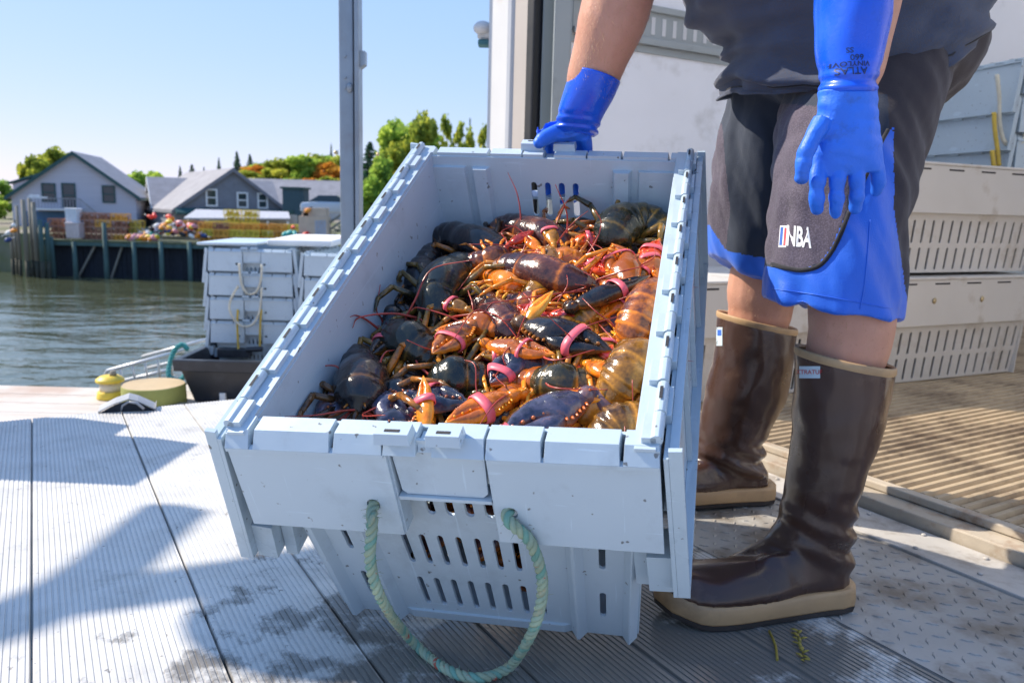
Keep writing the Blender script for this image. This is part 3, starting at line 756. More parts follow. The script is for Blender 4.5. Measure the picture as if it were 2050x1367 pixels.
# rear corner post, door frame, seal, door track
mb = MB(); tb(mb, 1.50, 1.72, 2.585, 2.76, -.35, 2.5); mb.build('corner_post', M_TWHITE, truck, bevel=.02)
mb = MB(); tb(mb, 1.515, 1.597, 2.478, 2.582, .0, 2.5); mb.build('door_frame', M_FRAME, truck, bevel=.004)
mb = MB(); tb(mb, 1.500, 1.53, 2.430, 2.475, .0, 2.5); tb(mb, 1.531, 1.60, 2.44, 2.474, .0, 2.5); mb.build('door_seal', M_BLACK, truck, bevel=.006)
mb = MB()
for a_, b_ in ((2.352, 2.357), (2.42, 2.426)): tb(mb, 1.535, 1.60, a_, b_, .0, 2.5)
tb(mb, 1.601, 1.606, 2.352, 2.426, .0, 2.5)
mb.build('door_track', M_TRACK, truck)
mb = MB(); tb(mb, 1.5, 1.72, .0, .1, -.35, 2.5); mb.build('corner_post', M_TWHITE, truck, bevel=.02)
mb = MB(); tb(mb, 1.5, 1.6, .0, 2.76, 2.512, 2.9); mb.build('header', M_TWHITE, truck, bevel=.02)
# cargo track along the left wall
mb = MB(); z0, z1 = 1.228, 1.345
tb(mb, 1.66, 6.9, 2.428, 2.439, z0, z1)
tb(mb, 1.66, 6.9, 2.415, 2.427, z0 - .012, z0 + .012); tb(mb, 1.66, 6.9, 2.415, 2.427, z1 - .012, z1 + .012)
mb.build('cargo_track', M_TRACK, truck, bevel=.003)
for i in range(60): mb = MB(); s = 1.70 + i * .052; tb(mb, s, s + .018, 2.4262, 2.4275, z0 + .028, z1 - .028); mb.build('track_slot', M_TWHITE, truck)
mb = MB(); tb(mb, 1.66, 6.9, 2.432, 2.4395, 1.190, 1.2155); mb.build('trim_strip', M_TRACK, truck)
# round white fitting and its bracket on the corner
c = AT(972, 66, 3.2); mb = MB()
mb.tube([c + V((.1, .02, 0)), c + V((.0, 0, 0)), c + V((-.03, 0, 0))], [.03, .035, .02], 14)
mb.ball(c + V((-.01, -.02, .012)), (.036, .036, .026)); mb.build('round_fitting', M_TWHITE, truck)
mb = MB(); mb.box(c + V((.01, 0, -.04)), (.075, .06, .022)); mb.build('fitting_bracket', simple('teal_bracket', (.05, .16, .17), .5), truck, bevel=.006)
# floor: extruded tan planks with lengthwise ribs
mb = MB(); FZ = .045
mb.box(ST((1.56 + TE) / 2, 1.35, FZ - .039), (TE - 1.56, 2.42, .06), R3)
t = .18
while t < 2.42:
    for a_, b_ in ((t, t + .0185),):
        q = [ST(1.562, a_, FZ - .0085), ST(TE - .06, a_, FZ - .0085), ST(TE - .06, b_, FZ - .0085), ST(1.562, b_, FZ - .0085)]
        q2 = [ST(1.562, a_ + .004, FZ), ST(TE - .06, a_ + .004, FZ), ST(TE - .06, b_ - .004, FZ), ST(1.562, b_ - .004, FZ)]
        mb.hexa(q + q2)
    t += .0285
M_TFLOOR = simple('truck_floor', (.40, .31, .20), .5, 0, .18, 5, .35, 45, .002, dirt=(.17, .12, .075), dirt_scale=6, dirt_at=(.46, .66))
mb.build('floor', M_TFLOOR, truck)
mb = MB(); tb(mb, 1.476, 1.556, .0, 2.75, -.3, .028); tb(mb, 1.530, 1.558, .0, 2.75, .029, .046)
mb.build('sill', simple('rusty_sill', (.42, .36, .28), .5, 0, .2, 8, .4, 50, .002, dirt=(.25, .13, .06), dirt_scale=9, dirt_at=(.5, .66)), truck, bevel=.003)
mb = MB()
for s in (2.6, 5.9):
    for t0 in (.3, 2.1): mb = MB(); mb.tube([ST(s, t0, GZ + .22), ST(s, t0 + .24, GZ + .22)], .22, 20); mb.build('wheel', M_BLACK, truck)

# ================================================================== LOBSTER CRATES (attached half lids)
def crate_mat(name, col, rough):
    m, nt, b = newmat(name)
    base = ramp(nt, nz(nt, 2.5, 4), [(.3, tuple(x * .94 for x in col)), (.7, tuple(min(1, x * 1.05) for x in col))])
    d = ramp(nt, nz(nt, 7, 7, .7), [(.56, g3(0)), (.75, g3(.55))]); base = mixc(nt, d, base, tuple(x * .62 for x in col))
    s1 = nz(nt, 9, 3, .6, stretch=(1, .06, 14)); s2 = nz(nt, 11, 3, .6, stretch=(14, .5, .5))
    k = math_n(nt, 'MAXIMUM', ramp(nt, s1, [(.66, g3(0)), (.70, g3(.5))]), ramp(nt, s2, [(.67, g3(0)), (.70, g3(.5))]))
    base = mixc(nt, k, base, tuple(min(1, x * 1.25) for x in col))
    sp = ramp(nt, nz(nt, 75, 2, .5), [(.71, g3(0)), (.74, g3(.8))]); base = mixc(nt, sp, base, (.10, .095, .09))
    nt.links.new(base, b.inputs['Base Color'])
    nt.links.new(ramp(nt, nz(nt, 6, 5), [(.3, g3(rough - .1)), (.7, g3(rough + .12))]), b.inputs['Roughness'])
    h = math_n(nt, 'ADD', nz(nt, 3.5, 2), math_n(nt, 'MULTIPLY', nz(nt, 60, 4), .12)); bump(nt, b, h, .5, .006)
    return m
M_PLA = crate_mat('crate_plastic', (.47, .565, .635), .36)
M_PLAG = simple('grey_crate_plastic', (.57, .555, .53), .5, 0, .06, 2.5, .08, 30, .002, dirt=(.33, .27, .20), dirt_scale=5, dirt_at=(.58, .78))
M_LIDP = crate_mat('lid_plastic', (.45, .55, .62), .24)
M_SLOT = simple('slot_dark', (.03, .03, .035), .8)

def plate(mb, outline, holes, pos, thick, m=0):
    """flat or bent sheet with real holes: outline and holes in (u, v); pos(u, v, w) places them, w runs through the thickness"""
    bm = bmesh.new(); vs = []
    def loop(pts):
        l = [bm.verts.new((u, v, 0)) for u, v in pts]; e = [bm.edges.new((l[i], l[(i + 1) % len(l)])) for i in range(len(l))]; vs.append(len(l)); return e
    es = loop(outline)
    for h in holes: es += loop(h)
    bmesh.ops.triangle_fill(bm, use_beauty=True, edges=es)
    bm.verts.index_update(); bm.verts.ensure_lookup_table()
    co = [v.co.copy() for v in bm.verts]; fs = [[v.index for v in f.verts] for f in bm.faces]; bd = [[e.verts[0].index, e.verts[1].index] for e in bm.edges if len(e.link_faces) == 1]
    bm.free()
    a = [mb.add(pos(p.x, p.y, 0)) for p in co]; b_ = [mb.add(pos(p.x, p.y, thick)) for p in co]
    for f in fs: mb.face([a[i] for i in f], m); mb.face([b_[i] for i in f[::-1]], m)
    for i, j in bd: mb.face([a[i], a[j], b_[j], b_[i]], m)
def slot(u, v, w, h, n=4):
    pts = []
    r = w / 2
    for k in range(n + 1): a = math.pi * k / n; pts.append((u + r * math.cos(a), v + h / 2 - r + r * math.sin(a)))
    for k in range(n + 1): a = math.pi + math.pi * k / n; pts.append((u + r * math.cos(a), v - h / 2 + r + r * math.sin(a)))
    return pts
CW, CL, CHT, SK = .50, .778, .402, .148          # rim width, rim length, height, skirt depth
TAP = .135                                       # how far the walls lean in per unit of depth
def crate_parts(detail=True, lid_splay=(9, 12), handle=True, twist=0.0, slots=True):
    """returns mesh builders in the crate's frame: origin in the middle of the near rim's top, x right, y away, z up"""
    tw = (lambda p: V((p.x, p.y, p.z + twist * (p.x / .25) * (p.y / CL * 2 - 1)))) if twist else (lambda p: p)
    hw = CW / 2
    body = MB()
    ins = .022                                   # wall starts this far inside the rim edge
    HB = CHT
    ends = []
    # short walls (near: y small, far: y big) and long walls, with slots
    def wall(end):
        top = -.006
        if end in ('near', 'far'):
            sgn = 1 if end == 'near' else -1; y0 = .030 if end == 'near' else CL - .030
            def pos(u, v, w):
                k = 1 - TAP * (-v) / hw * .42
                return tw(V((u * k, y0 + sgn * ((-v) * TAP * .48 + w), v)))
            half = hw - .012
            H = []
            if slots:
                for i in range(8):
                    u = .006 + (i - 3.5) * .0262
                    H.append(slot(u, -.238, .0088, .064)); H.append(slot(u, -.336, .0092, .066))
                for i in range(4): H.append(slot(.006 + (i - 1.5) * .0262, -.142 if end == 'near' else -.084, .0115, .042 if end == 'near' else .066))
                for u in (-.176, .186): H.append(slot(u, -.222, .0088, .056)); H.append(slot(u, -.330, .0092, .056))
            out = [(-half, top), (-half, -HB + .012), (-half + .012, -HB), (half - .012, -HB), (half, -HB + .012), (half, top)]
            plate(body, out, H, pos, .005)
            # pilasters and the raised middle panel: boxes standing proud of the wall
            for u0, u1, d in (() if not detail else ((-.205, -.196, .016), (-.158, -.149, .016), (.159, .168, .016), (.203, .212, .016))):
                pass
        else:
            sgn = 1 if end == 'left' else -1; x0 = -hw + ins if end == 'left' else hw - ins
            def pos(u, v, w):
                k = (-v) * TAP * .48
                y = CL / 2 + (u - CL / 2) * (1 - k * 2 / CL)
                return tw(V((x0 + sgn * ((-v) * TAP * .48 + w), y, v)))
            H = []
            if slots:
                for r_ in (-.235, -.335):
                    for i in range(14): H.append(slot(CL / 2 + (i - 6.5) * .043, r_, .009, .062))
            out = [(.032, top), (.032, -HB), (CL - .032, -HB), (CL - .032, top)]
            plate(body, out, H, pos, .005)
    for e in ('near', 'far', 'left', 'right'): wall(e)
    bi = HB * TAP * .48
    body.hexa([tw(V((x, y, z))) for z in (-HB + .002, -HB + .010) for x, y in ((-hw + ins + bi, .03 + bi), (hw - ins - bi, .03 + bi), (hw - ins - bi, CL - .03 - bi), (-hw + ins + bi, CL - .03 - bi))])
    # ribs (pilasters): outside on the near wall, inside on the far wall
    def pil(u0, u1, d, y0, sg, v0=-.02, v1=-HB, ch=.010):
        for_ = []
        rings = []
        for v in (v0, v1):
            k = 1 - TAP * (-v) / hw * .42; y = y0 + (-v) * TAP * .48 * (1 if y0 < CL / 2 else -1)
            rings.append([tw(V((u * k, y + sg * w, v))) for u, w in ((u0, .0), (u0 + ch, -d), (u1 - ch, -d), (u1, .0))])
        body.loft(rings, 0, False, (True, True))
    if detail:
        for u0, u1 in ((-.232, -.205), (-.152, -.128), (.138, .162), (.214, .236)): pil(u0, u1, .013, .0305, 1, -.10)
        pil(-.128, .1379, .004, .0305, 1, -.385)                # foot strip
        for u0, u1, d in ((-.229, -.156, .011), (-.149, -.112, .018), (.112, .149, .018), (.156, .229, .011)): pil(u0, u1, d, CL - .0305, 1, -.024, -HB + .02, .006)
    # skirt plates
    T = .0045
    def skirt_end(y0, sg):
        def pos(u, v, w): return tw(V((u * (1 + .02 * (-v) / SK), y0 - sg * .0 + sg * (w - .006 * (-v) / SK), v)))
        c0, c1 = -.046, .064
        zt = -.018
        for (a, b_) in ((-hw, c0 - .003), (c1 + .003, hw)):
            hole = [slot(-.079 if a < 0 else .085, -.100, .017, .0171, 6)]
            in0 = b_ if a < 0 else a
            out = [(a, zt), (a, -SK), (b_, -SK), (b_, zt)] if a < 0 else [(a, zt), (a, -SK), (b_, -SK), (b_, zt)]
            plate(body, out[::1], hole, pos, T)
            # returns at the middle recess
            for v0, v1 in (((-SK, zt)),):
                x = in0
                body.hexa([pos(x - .002, v0, T), pos(x + .002, v0, T), pos(x + .002, v0, .028), pos(x - .002, v0, .028), pos(x - .002, v1, T), pos(x + .002, v1, T), pos(x + .002, v1, .028), pos(x - .002, v1, .028)])
        if y0 < .1: plate(body, [(c0, -.004), (c0 + .004, -.080), (c0 + .010, -.086), (c1 - .010, -.086), (c1 - .004, -.080), (c1, -.004), ], [], lambda u, v, w: pos(u, v, w + .007), .004)
        body.hexa([pos(c0, -.092, .003), pos(c1, -.092, .003), pos(c1, -.092, .03), pos(c0, -.092, .03), pos(c0, -.087, .003), pos(c1, -.087, .003), pos(c1, -.087, .03), pos(c0, -.087, .03)])
        # step line under the rim
        for a, b_ in ((-hw, c0 - .005), (c1 + .005, hw)):
            body.hexa([pos(a, -.0235, -.0035), pos(b_, -.0235, -.0035), pos(b_, -.0235, .004), pos(a, -.0235, .004), pos(a, -.0185, -.0035), pos(b_, -.0185, -.0035), pos(b_, -.0185, .004), pos(a, -.0185, .004)])
        # rim blocks with gaps
        def blk(a, b_, z0, z1, d0, d1, ch=.004):
            body.hexa([pos(a, z0, d0), pos(b_, z0, d0), pos(b_, z0, d1), pos(a, z0, d1), pos(a + .001, z1, d0 + ch), pos(b_ - .001, z1, d0 + ch), pos(b_ - .001, z1, d1 - .002), pos(a + .001, z1, d1 - .002)])
        for a, b_ in ((-hw, -.219), (-.213, -.116), (-.111, -.052), (-.0505, -.0115), (.0065, .0660), (.0675, .128), (.131, .210), (.2135, hw)):
            blk(a, b_, -.018, .0, -.004, .034, .013)
        blk(-.0115, .0065, -.018, -.009, .003, .030)
        for a, b_ in ((-.056, -.014), (.004, .044)):
            blk(a, b_, .0, .013, -.007, .016, .003)
            body.hexa([pos(a + .012, .0131, .0), pos(b_ - .012, .0131, .0), pos(b_ - .012, .0131, .004), pos(a + .012, .0131, .004), pos(a + .012, .0137, .0), pos(b_ - .012, .0137, .0), pos(b_ - .012, .0137, .004), pos(a + .012, .0137, .004)], 1)
    skirt_end(.0, 1); skirt_end(CL, -1)
    def skirt_side(x0, sg):
        def bx(y0, y1, z0, z1, d0, d1, m=0):
            body.hexa([tw(V((x0 + sg * d, y, z))) for z in (z0, z1) for d, y in ((d0, y0), (d1, y0), (d1, y1), (d0, y1))], m)
        bx(.005, CL - .005, -SK, -.004, .0, .004)
        bx(.030, CL - .030, -.006, .0, .004, .026)
        bx(.004, CL - .004, -.0045, -.0005, .004, .0255)
        # hinge row: knuckles alternate between crate and lid
        n = 8; p = (CL - .02) / n
        for i in range(n):
            y = .01 + i * p
            rings = []
            for yy in (y + .002, y + p * .44):
                rings.append([tw(V((x0 + sg * (.004 + .0068 * math.cos(a)), yy, .004 + .0068 * math.sin(a)))) for a in [2 * math.pi * k / 10 for k in range(10)]])
            body.loft(rings, 0, True)
            bx(y + .002, y + p * .44, -.004, .0075, .004, .019)
    skirt_side(-hw, 1); skirt_side(hw, -1)
    # lids
    lids = []
    LW = .236
    for sg, spl in ((-1, lid_splay[0]), (1, lid_splay[1])):
        lid = MB(); hx = sg * (hw - .004)
        a = R(spl); dn = V((sg * math.sin(a), 0, -math.cos(a))); ou = V((sg * math.cos(a), 0, math.sin(a)))
        def lp(q, w, y): return tw(V((hx, 0, .004)) + dn * q + ou * w + V((0, y, 0)))
        def lb(q0, q1, w0, w1, y0, y1, m=0): lid.hexa([lp(q, w, y) for y in (y0, y1) for q, w in ((q0, w0), (q1, w0), (q1, w1), (q0, w1))], m)
        lb(.014, LW, .007, .012, .0, CL)                       # panel
        for y0, y1 in ((.0, .006), (CL - .006, CL)): lb(.004, LW, .0122, .026, y0, y1)
        lb(LW - .006, LW, .0122, .026, .0062, CL - .0062)
        lb(.012, .018, .0122, .022, .0062, CL - .0062)
        if detail:
            for i in range(5): y = .06 + i * (CL - .12) / 4; lb(.0182, LW - .0062, .0122, .019, y - .002, y + .002)
        n = 8; p = (CL - .02) / n
        for i in range(n):
            y = .01 + i * p
            rings = []
            for yy in (y + p * .46, y + p * .985): rings.append([tw(V((hx + sg * .001 + .0066 * math.cos(t), yy, .004 + .0066 * math.sin(t)))) for t in [2 * math.pi * k / 10 for k in range(10)]])
            lid.loft(rings, 0, True); lb(.002, .020, .0, .012, y + p * .46, y + p * .985)
            # slots drawn as dark strips on the knuckles, their inner shade as colour
            lid.hexa([tw(V((hx + dx, yy, z))) for z in (.0118, .0124) for dx, yy in ((-.0018, y + p * .64), (.0018, y + p * .64), (.0018, y + p * .86), (-.0018, y + p * .86))], 1)
        # closing fingers along the free edge
        for i in range(6):
            y = .012 + i * .128
            lb(LW - .055, LW + .006, -.022, .0068, y, y + .045)
            lb(LW - .040, LW + .020, -.040, -.023, y + .02, y + .055) if i % 2 == 0 else None
        lids.append(lid)
    return body, lids
def rope_tube(mb, path, r, strands=3, pitch=.045, n=6, m=0, nseg=160):
    pts = spline(path, nseg); L_ = [0]
    for a, b_ in zip(pts, pts[1:]): L_.append(L_[-1] + (b_ - a).length)
    fr = []; px = None
    for i, p in enumerate(pts):
        t = (pts[min(i + 1, nseg)] - pts[max(i - 1, 0)]).normalized()
        x = frame(t)[0] if px is None else (px - t * px.dot(t)).normalized(); px = x; fr.append((x, t.cross(x)))
    for s in range(strands):
        q = []
        for i, p in enumerate(pts):
            a = 2 * math.pi * (L_[i] / pitch + s / strands); x, y = fr[i]
            q.append(p + (x * math.cos(a) + y * math.sin(a)) * r * .52)
        mb.tube(q, r * .56, n, m[s] if isinstance(m, (list, tuple)) else m)
def crate_at(name, label, M, splay=(9, 12), twist=0.0, detail=True, group=None, mats=None, bev=.0028):
    t = thing(name, label, 'crate', group=group); t.matrix_world = M
    b_, lids = crate_parts(detail, splay, twist=twist)
    mats = mats or (M_PLA, M_LIDP)
    b_.build('body', [mats[0], M_SLOT], t, bevel=bev)
    for l in lids: l.build('lid', [mats[1], M_SLOT], t, bevel=bev)
    return t
# --- the crate of lobsters: tipped towards us about its near foot
cy, sy, ct, st_, cl, sl2 = math.cos(-.2301), math.sin(-.2301), math.cos(.4821), math.sin(.4821), math.cos(-.0277), math.sin(-.0277)
CM = (Matrix(((cy, -sy, 0), (sy, cy, 0), (0, 0, 1))) @ Matrix(((1, 0, 0), (0, ct, -st_), (0, st_, ct))) @ Matrix(((cl, 0, sl2), (0, 1, 0), (-sl2, 0, cl)))).to_4x4()
CM.translation = V((-.0922, .8287, .359))
TWIST = -.0112
hero = crate_at('lobster_crate', 'open pale blue crate full of lobsters, tipped forward by the man', CM, (8, 3), TWIST)
CMI = CM.inverted()
def CRL(a, b_, z): return CM @ V((a, b_, z + TWIST * (a / .25) * (b_ / CL * 2 - 1)))
def PL(px, py, z=-.12):
    """pixel to the plane z of the crate's frame"""
    o = CMI @ CAM; d = CMI.to_3x3() @ ray(px, py); return CM @ (o + d * ((z - o.z) / d.z))
# rope handle of the near end
M_ROPE = [simple('teal_rope', (.17, .36, .29), .75, 0, .25, 14, .5, 220, .001, dirt=(.45, .40, .25), dirt_scale=16, dirt_at=(.5, .62)), simple('teal_rope_flecked', (.30, .40, .30), .75, 0, .2, 14, .5, 220, .001, dirt=(.45, .10, .07), dirt_scale=22, dirt_at=(.58, .62)), simple('pale_rope', (.34, .42, .29), .8, 0, .25, 14, .5, 220, .001)]
p0 = CRL(-.079, .012, -.100); p1 = CRL(.085, .012, -.100)
pth = [p0, CRL(-.079, -.012, -.101), AT(745, 1050, .872), AT(742, 1130, .885), AT(770, 1210, .915), G(832, 1290, .012), G(900, 1342, .012), G(962, 1356, .012), G(1022, 1332, .014), AT(1068, 1258, .90), AT(1086, 1170, .875), AT(1062, 1085, .85), CRL(.085, -.012, -.102), p1]
rr_ = .0068
mb = MB(); rope_tube(mb, pth, rr_, 3, .030, 7, [0, 1, 2], 260)
rf_ = random.Random(8); pq = spline(pth, 200)
for i in range(420):
    p = pq[rf_.randrange(4, 196)]; d = V((rf_.gauss(0, 1), rf_.gauss(0, 1), rf_.gauss(0, 1))).normalized(); mb.tube([p + d * rr_ * .7, p + d * (rr_ + rf_.uniform(.001, .005)) + V((rf_.gauss(0, .002), 0, rf_.gauss(0, .002)))], [.0004, .0002], 3, rf_.randrange(3))
rh = mb.build('rope_handle', M_ROPE); rh.parent = hero; rh.matrix_parent_inverse = CM.inverted()
# far handle hangs behind
mb = MB(); rope_tube(mb, [CRL(-.079, CL - .01, -.1), CRL(-.079, CL + .02, -.12), CRL(0, CL + .05, -.32), CRL(.085, CL + .02, -.12), CRL(.085, CL - .01, -.1)], .0082, 3, .04, 6, [0, 1, 2], 90); rh = mb.build('rope_handle', M_ROPE); rh.parent = hero; rh.matrix_parent_inverse = CM.inverted()

# --- nested empty crates (lids hanging) on the wharf and in the truck
def stack(base, yaw, n, pitch, label_fn, group, first=None, ropes=None):
    protos = first
    for i in range(n):
        if protos is None:
            protos = thing('empty_crate', '', 'crate', group=group)
            b_, lids = crate_parts(False, (6, 6), slots=True)
            b_.build('body', [M_PLA, M_SLOT], protos)
            for l in lids: l.build('lid', [M_PLA, M_SLOT], protos)
            o = protos
        else: o = copy_tree(protos)
        o.location = V(base) + V((0, 0, CHT * .91 + i * pitch)); o.rotation_euler = (0, 0, yaw); o.scale = (1, 1, .91); tag(o, label_fn(i, n), None, group)
    return protos
M_WROPE = simple('cream_rope', (.62, .60, .50), .8, 0, .2, 12, .4, 150, .001); M_YROPE = simple('yellow_rope', (.62, .45, .08), .7, 0, .2, 12, .4, 150, .001)
bL = G(503, 762, GZ); bL.y = 4.85; bL.x = AT(503, 600, 4.85).x
# heights: top rim of the stack at y=497
ztop = AT(503, 499, 4.85).z; PT = .147
n1 = 4
nm = ['bottom', 'second', 'third', 'fourth', 'topmost']
pro = stack((bL.x, 4.85, ztop - CHT * .91 - (n1 - 1) * PT), R(1), n1, PT, lambda i, n: nm[i] + ' pale blue crate of the nested stack behind the black tote', 'nested crates on the wharf')
bR = AT(693, 600, 4.80)
stack((bR.x, 4.80, ztop - .012 - CHT * .91 - (n1 - 1) * PT), R(-2), n1, PT, lambda i, n: nm[i] + ' pale blue crate of the nested stack behind the tipped crate', 'nested crates on the wharf', pro)
def stack_rope(px_pts, Y, mat, label, r=.008):
    mb = MB(); rope_tube(mb, [AT(x, y, Y) for x, y in px_pts], r, 3, .035, 5, 0, 70)
    tag(mb.build('rope_loop', mat, loc=AT(*px_pts[0], Y)), label, 'rope', 'rope loops on stacked crates')
stack_rope([(479, 528), (480, 545), (484, 570), (494, 586), (504, 588), (514, 582), (522, 560), (524, 530)], 4.81, M_WROPE, 'shorter cream rope loop hanging on the wharf stack')
stack_rope([(477, 572), (466, 590), (459, 612), (465, 634), (480, 650), (494, 653), (508, 646), (520, 620), (524, 575)], 4.80, M_WROPE, 'longer cream rope loop swung left on the wharf stack')
stack_rope([(476, 620), (475, 650), (477, 700)], 4.82, M_YROPE, 'left end of a tan rope low on the wharf stack', .007)
stack_rope([(523, 620), (521, 650), (520, 700)], 4.82, M_YROPE, 'right end of a tan rope low on the wharf stack', .007)
# lid lying closed on the top crates
for (x0, x1, Y, lab, dz) in ((435, 548, 5.2, 'loose grey crate lid lying askew on the left nested stack', 0.0), (566, 690, 5.3, 'white foam lid with red flecks on the right nested stack', .02)):
    a = AT(x0, 486, Y); b_ = AT(x1, 484, Y); mb = MB(); th = .018 if dz == 0 else .04
    mb.hexa([V((a.x, Y - .35, ztop + .016)), V((b_.x, Y - .35, ztop + .02)), V((b_.x, Y + .3, ztop + .022 + dz * .5)), V((a.x, Y + .3, ztop + .018 + dz * .5))] + [V((a.x, Y - .35, ztop + .016 + th)), V((b_.x, Y - .35, ztop + .02 + th)), V((b_.x, Y + .3, ztop + .022 + dz * .5 + th)), V((a.x, Y + .3, ztop + .018 + dz * .5 + th))])
    tag(mb.build('crate_lid', M_PLA if dz == 0 else simple('foam_white', (.8, .8, .79), .6, 0, .04, 4, dirt=(.75, .3, .25), dirt_scale=4, dirt_at=(.66, .7)), loc=(a.x, Y, ztop), bevel=.012), lab, 'lid')

# --- long crates in the truck, shut, long sides towards the opening
def truck_crate_mesh():
    b_ = MB(); L_, Wd, H_ = .80, .50, .362
    def side(sg):
        H = []
        for r_, h in ((-.222, .078), (-.314, .076)):
            for i in range(15): H.append(slot((i - 7) * .0475, r_, .011, h))
        def pos(u, v, w): k = max(0, -v - .165) * .10; return V((u * (1 - k * .6), sg * (-Wd / 2 + .02 + k + w), H_ + v))
        plate(b_, [(-L_ / 2 + .02, -.15), (-L_ / 2 + .02, -H_), (L_ / 2 - .02, -H_), (L_ / 2 - .02, -.15)], H, pos, .006)
        b_.hexa([V((x, sg * y, z)) for z in (H_ - .160, H_ - .004) for x, y in ((-L_ / 2, -Wd / 2), (L_ / 2, -Wd / 2), (L_ / 2, -Wd / 2 + .02), (-L_ / 2, -Wd / 2 + .02))])
        for i in range(5):
            x = -.30 + i * .165; b_.hexa([V((x + dx, sg * (-Wd / 2 - .0008 + dy), z)) for z in (H_ - .020, H_ - .014) for dx, dy in ((-.038, 0), (.038, 0), (.038, .002), (-.038, .002))], 1)
    side(1); side(-1)
    for x in (-1, 1): b_.hexa([V((x * (L_ / 2 - .02) - q * x, y, z)) for z in (0, H_ - .004) for q, y in ((.03 if z == 0 else 0, -Wd / 2 + .02), (.036 if z == 0 else .006, -Wd / 2 + .02), (.036 if z == 0 else .006, Wd / 2 - .02), (.03 if z == 0 else 0, Wd / 2 - .02))])
    b_.hexa([V((x, y, z)) for z in (.006, .014) for x, y in ((-L_ / 2 + .05, -Wd / 2 + .05), (L_ / 2 - .05, -Wd / 2 + .05), (L_ / 2 - .05, Wd / 2 - .05), (-L_ / 2 + .05, Wd / 2 - .05))])
    l = MB()
    l.hexa([V((x, y, z)) for z in (H_ - .0035, H_ + .006) for x, y in ((-L_ / 2 - .002, -Wd / 2 - .003), (L_ / 2 + .002, -Wd / 2 - .003), (L_ / 2 + .002, Wd / 2 + .003), (-L_ / 2 - .002, Wd / 2 + .003))])
    return b_, l
tcb = None
def truck_crate(px, py, zb, label, dep=None):
    """px, py: where its lower left front corner shows"""
    global tcb
    p = G(px, py, zb) if dep is None else AT(px, py, dep)
    dirx = (DN * .989 + DD * -.085).normalized(); diry = V((-dirx.y, dirx.x, 0))
    if tcb is None:
        tcb = thing('slotted_crate', '', 'crate', group='shut slotted crates in the truck'); b_, l = truck_crate_mesh()
        b_.build('body', [M_PLAG, M_SLOT], tcb, bevel=.003); l.build('lid', M_PLAG, tcb, bevel=.003); o = tcb
    else: o = copy_tree(tcb)
    c = p + dirx * .38 + diry * .27; c.z = zb
    o.location = c; o.rotation_euler = (0, 0, math.atan2(dirx.y, dirx.x)); tag(o, label); return c
c1 = truck_crate(1776, 779, FZ + .002, 'grey slotted crate with two round studs, bottom right in the truck')
dirx = (DN * .989 + DD * -.085).normalized(); diry = V((-dirx.y, dirx.x, 0))
def tc_at(c, z, label):
    o = copy_tree(tcb); o.location = V((c.x, c.y, z)); tag(o, label)
tc_at(c1 - dirx * .83 + diry * .01, FZ + .002, 'grey slotted crate on the truck floor behind the two boots')
tc_at(c1 + dirx * .02 + diry * .01, FZ + .381, 'grey slotted crate with a tan stained edge, upper right in the truck')
M_BRASS = simple('brass', (.6, .48, .28), .4, .6)
for u in (-.05 + .0, .20):
    mb = MB(); p = V((c1.x, c1.y, 0)) + dirx * (u - .12) - diry * .252; p.z = FZ + .29
    mb.tube([p, p - diry * .004], [.011, .006], 10)
    so_ = mb.build('stud', M_BRASS); so_.parent = tcb; so_.matrix_parent_inverse = (Matrix.Translation(tcb.location) @ Matrix.Rotation(tcb.rotation_euler.z, 4, 'Z')).inverted()
# row behind and the nested stack standing on it, short ends to us
tc_at(c1 + dirx * .6 + diry * .56, FZ + .002, 'grey slotted crate in the back row under the nested stack')
tc_at(c1 + dirx * .6 + diry * .57, FZ + .381, 'grey slotted crate in the back row carrying the nested stack')
# nested stack in the back of the truck
yawT = R(17)
pT = AT(2085, 330, 3.55)
zt_ = AT(2010, 112, 3.3).z
stack((pT.x, 3.42, zt_ - CHT * .91 - 4 * .150), yawT, 5, .150, lambda i, n: nm[i] + ' pale blue crate of the nested stack in the truck', 'nested crates in the truck', pro)
def trope(pts, mat, lab, Y=3.36, r=.009): stack_rope(pts, Y, mat, lab, r)
trope([(1996, 150), (2000, 190), (2002, 250), (2010, 282), (2025, 293), (2042, 288), (2052, 270), (2060, 200)], M_WROPE, 'cream rope loop hanging on the nested stack in the truck')
trope([(1990, 226), (1992, 262), (1997, 300), (2000, 332)], M_YROPE, 'long yellow rope end on the nested stack in the truck')
trope([(1986, 302), (1988, 318), (1990, 336)], M_YROPE, 'short yellow rope end low on the nested stack in the truck')

# ================================================================== WHARF THINGS
# steel post
M_GALV = simple('galvanised_steel', (.27, .32, .37), .42, .35, .14, 5, .2, 30, .001, dirt=(.24, .25, .27), dirt_scale=6, dirt_at=(.52, .7))
YP = 3.3
po = thing('steel_post', 'tall galvanised steel channel post standing between the houses and the truck', 'post', AT(700, 700, YP).xy.to_3d() + V((0, 0, GZ)), world=True)
xa, xb, xc, xd = AT(680, 300, YP).x, AT(708, 300, YP).x, AT(712, 300, YP).x, AT(721, 300, YP).x
mb = MB(); mb.box(((xa + xb) / 2, YP + .03, 1.9), (xb - xa, .06, 4.9)); mb.build('mast', M_GALV, po, bevel=.004)
mb = MB(); mb.box(((xb + xc) / 2, YP + .045, 1.9), (xc - xb + .004, .03, 4.9)); mb.build('groove', simple('dark_steel', (.12, .13, .15), .5, .3), po)
mb = MB(); mb.box(((xc + xd) / 2, YP + .02, 1.9), (xd - xc, .08, 4.9)); mb.build('flange', M_GALV, po, bevel=.003)
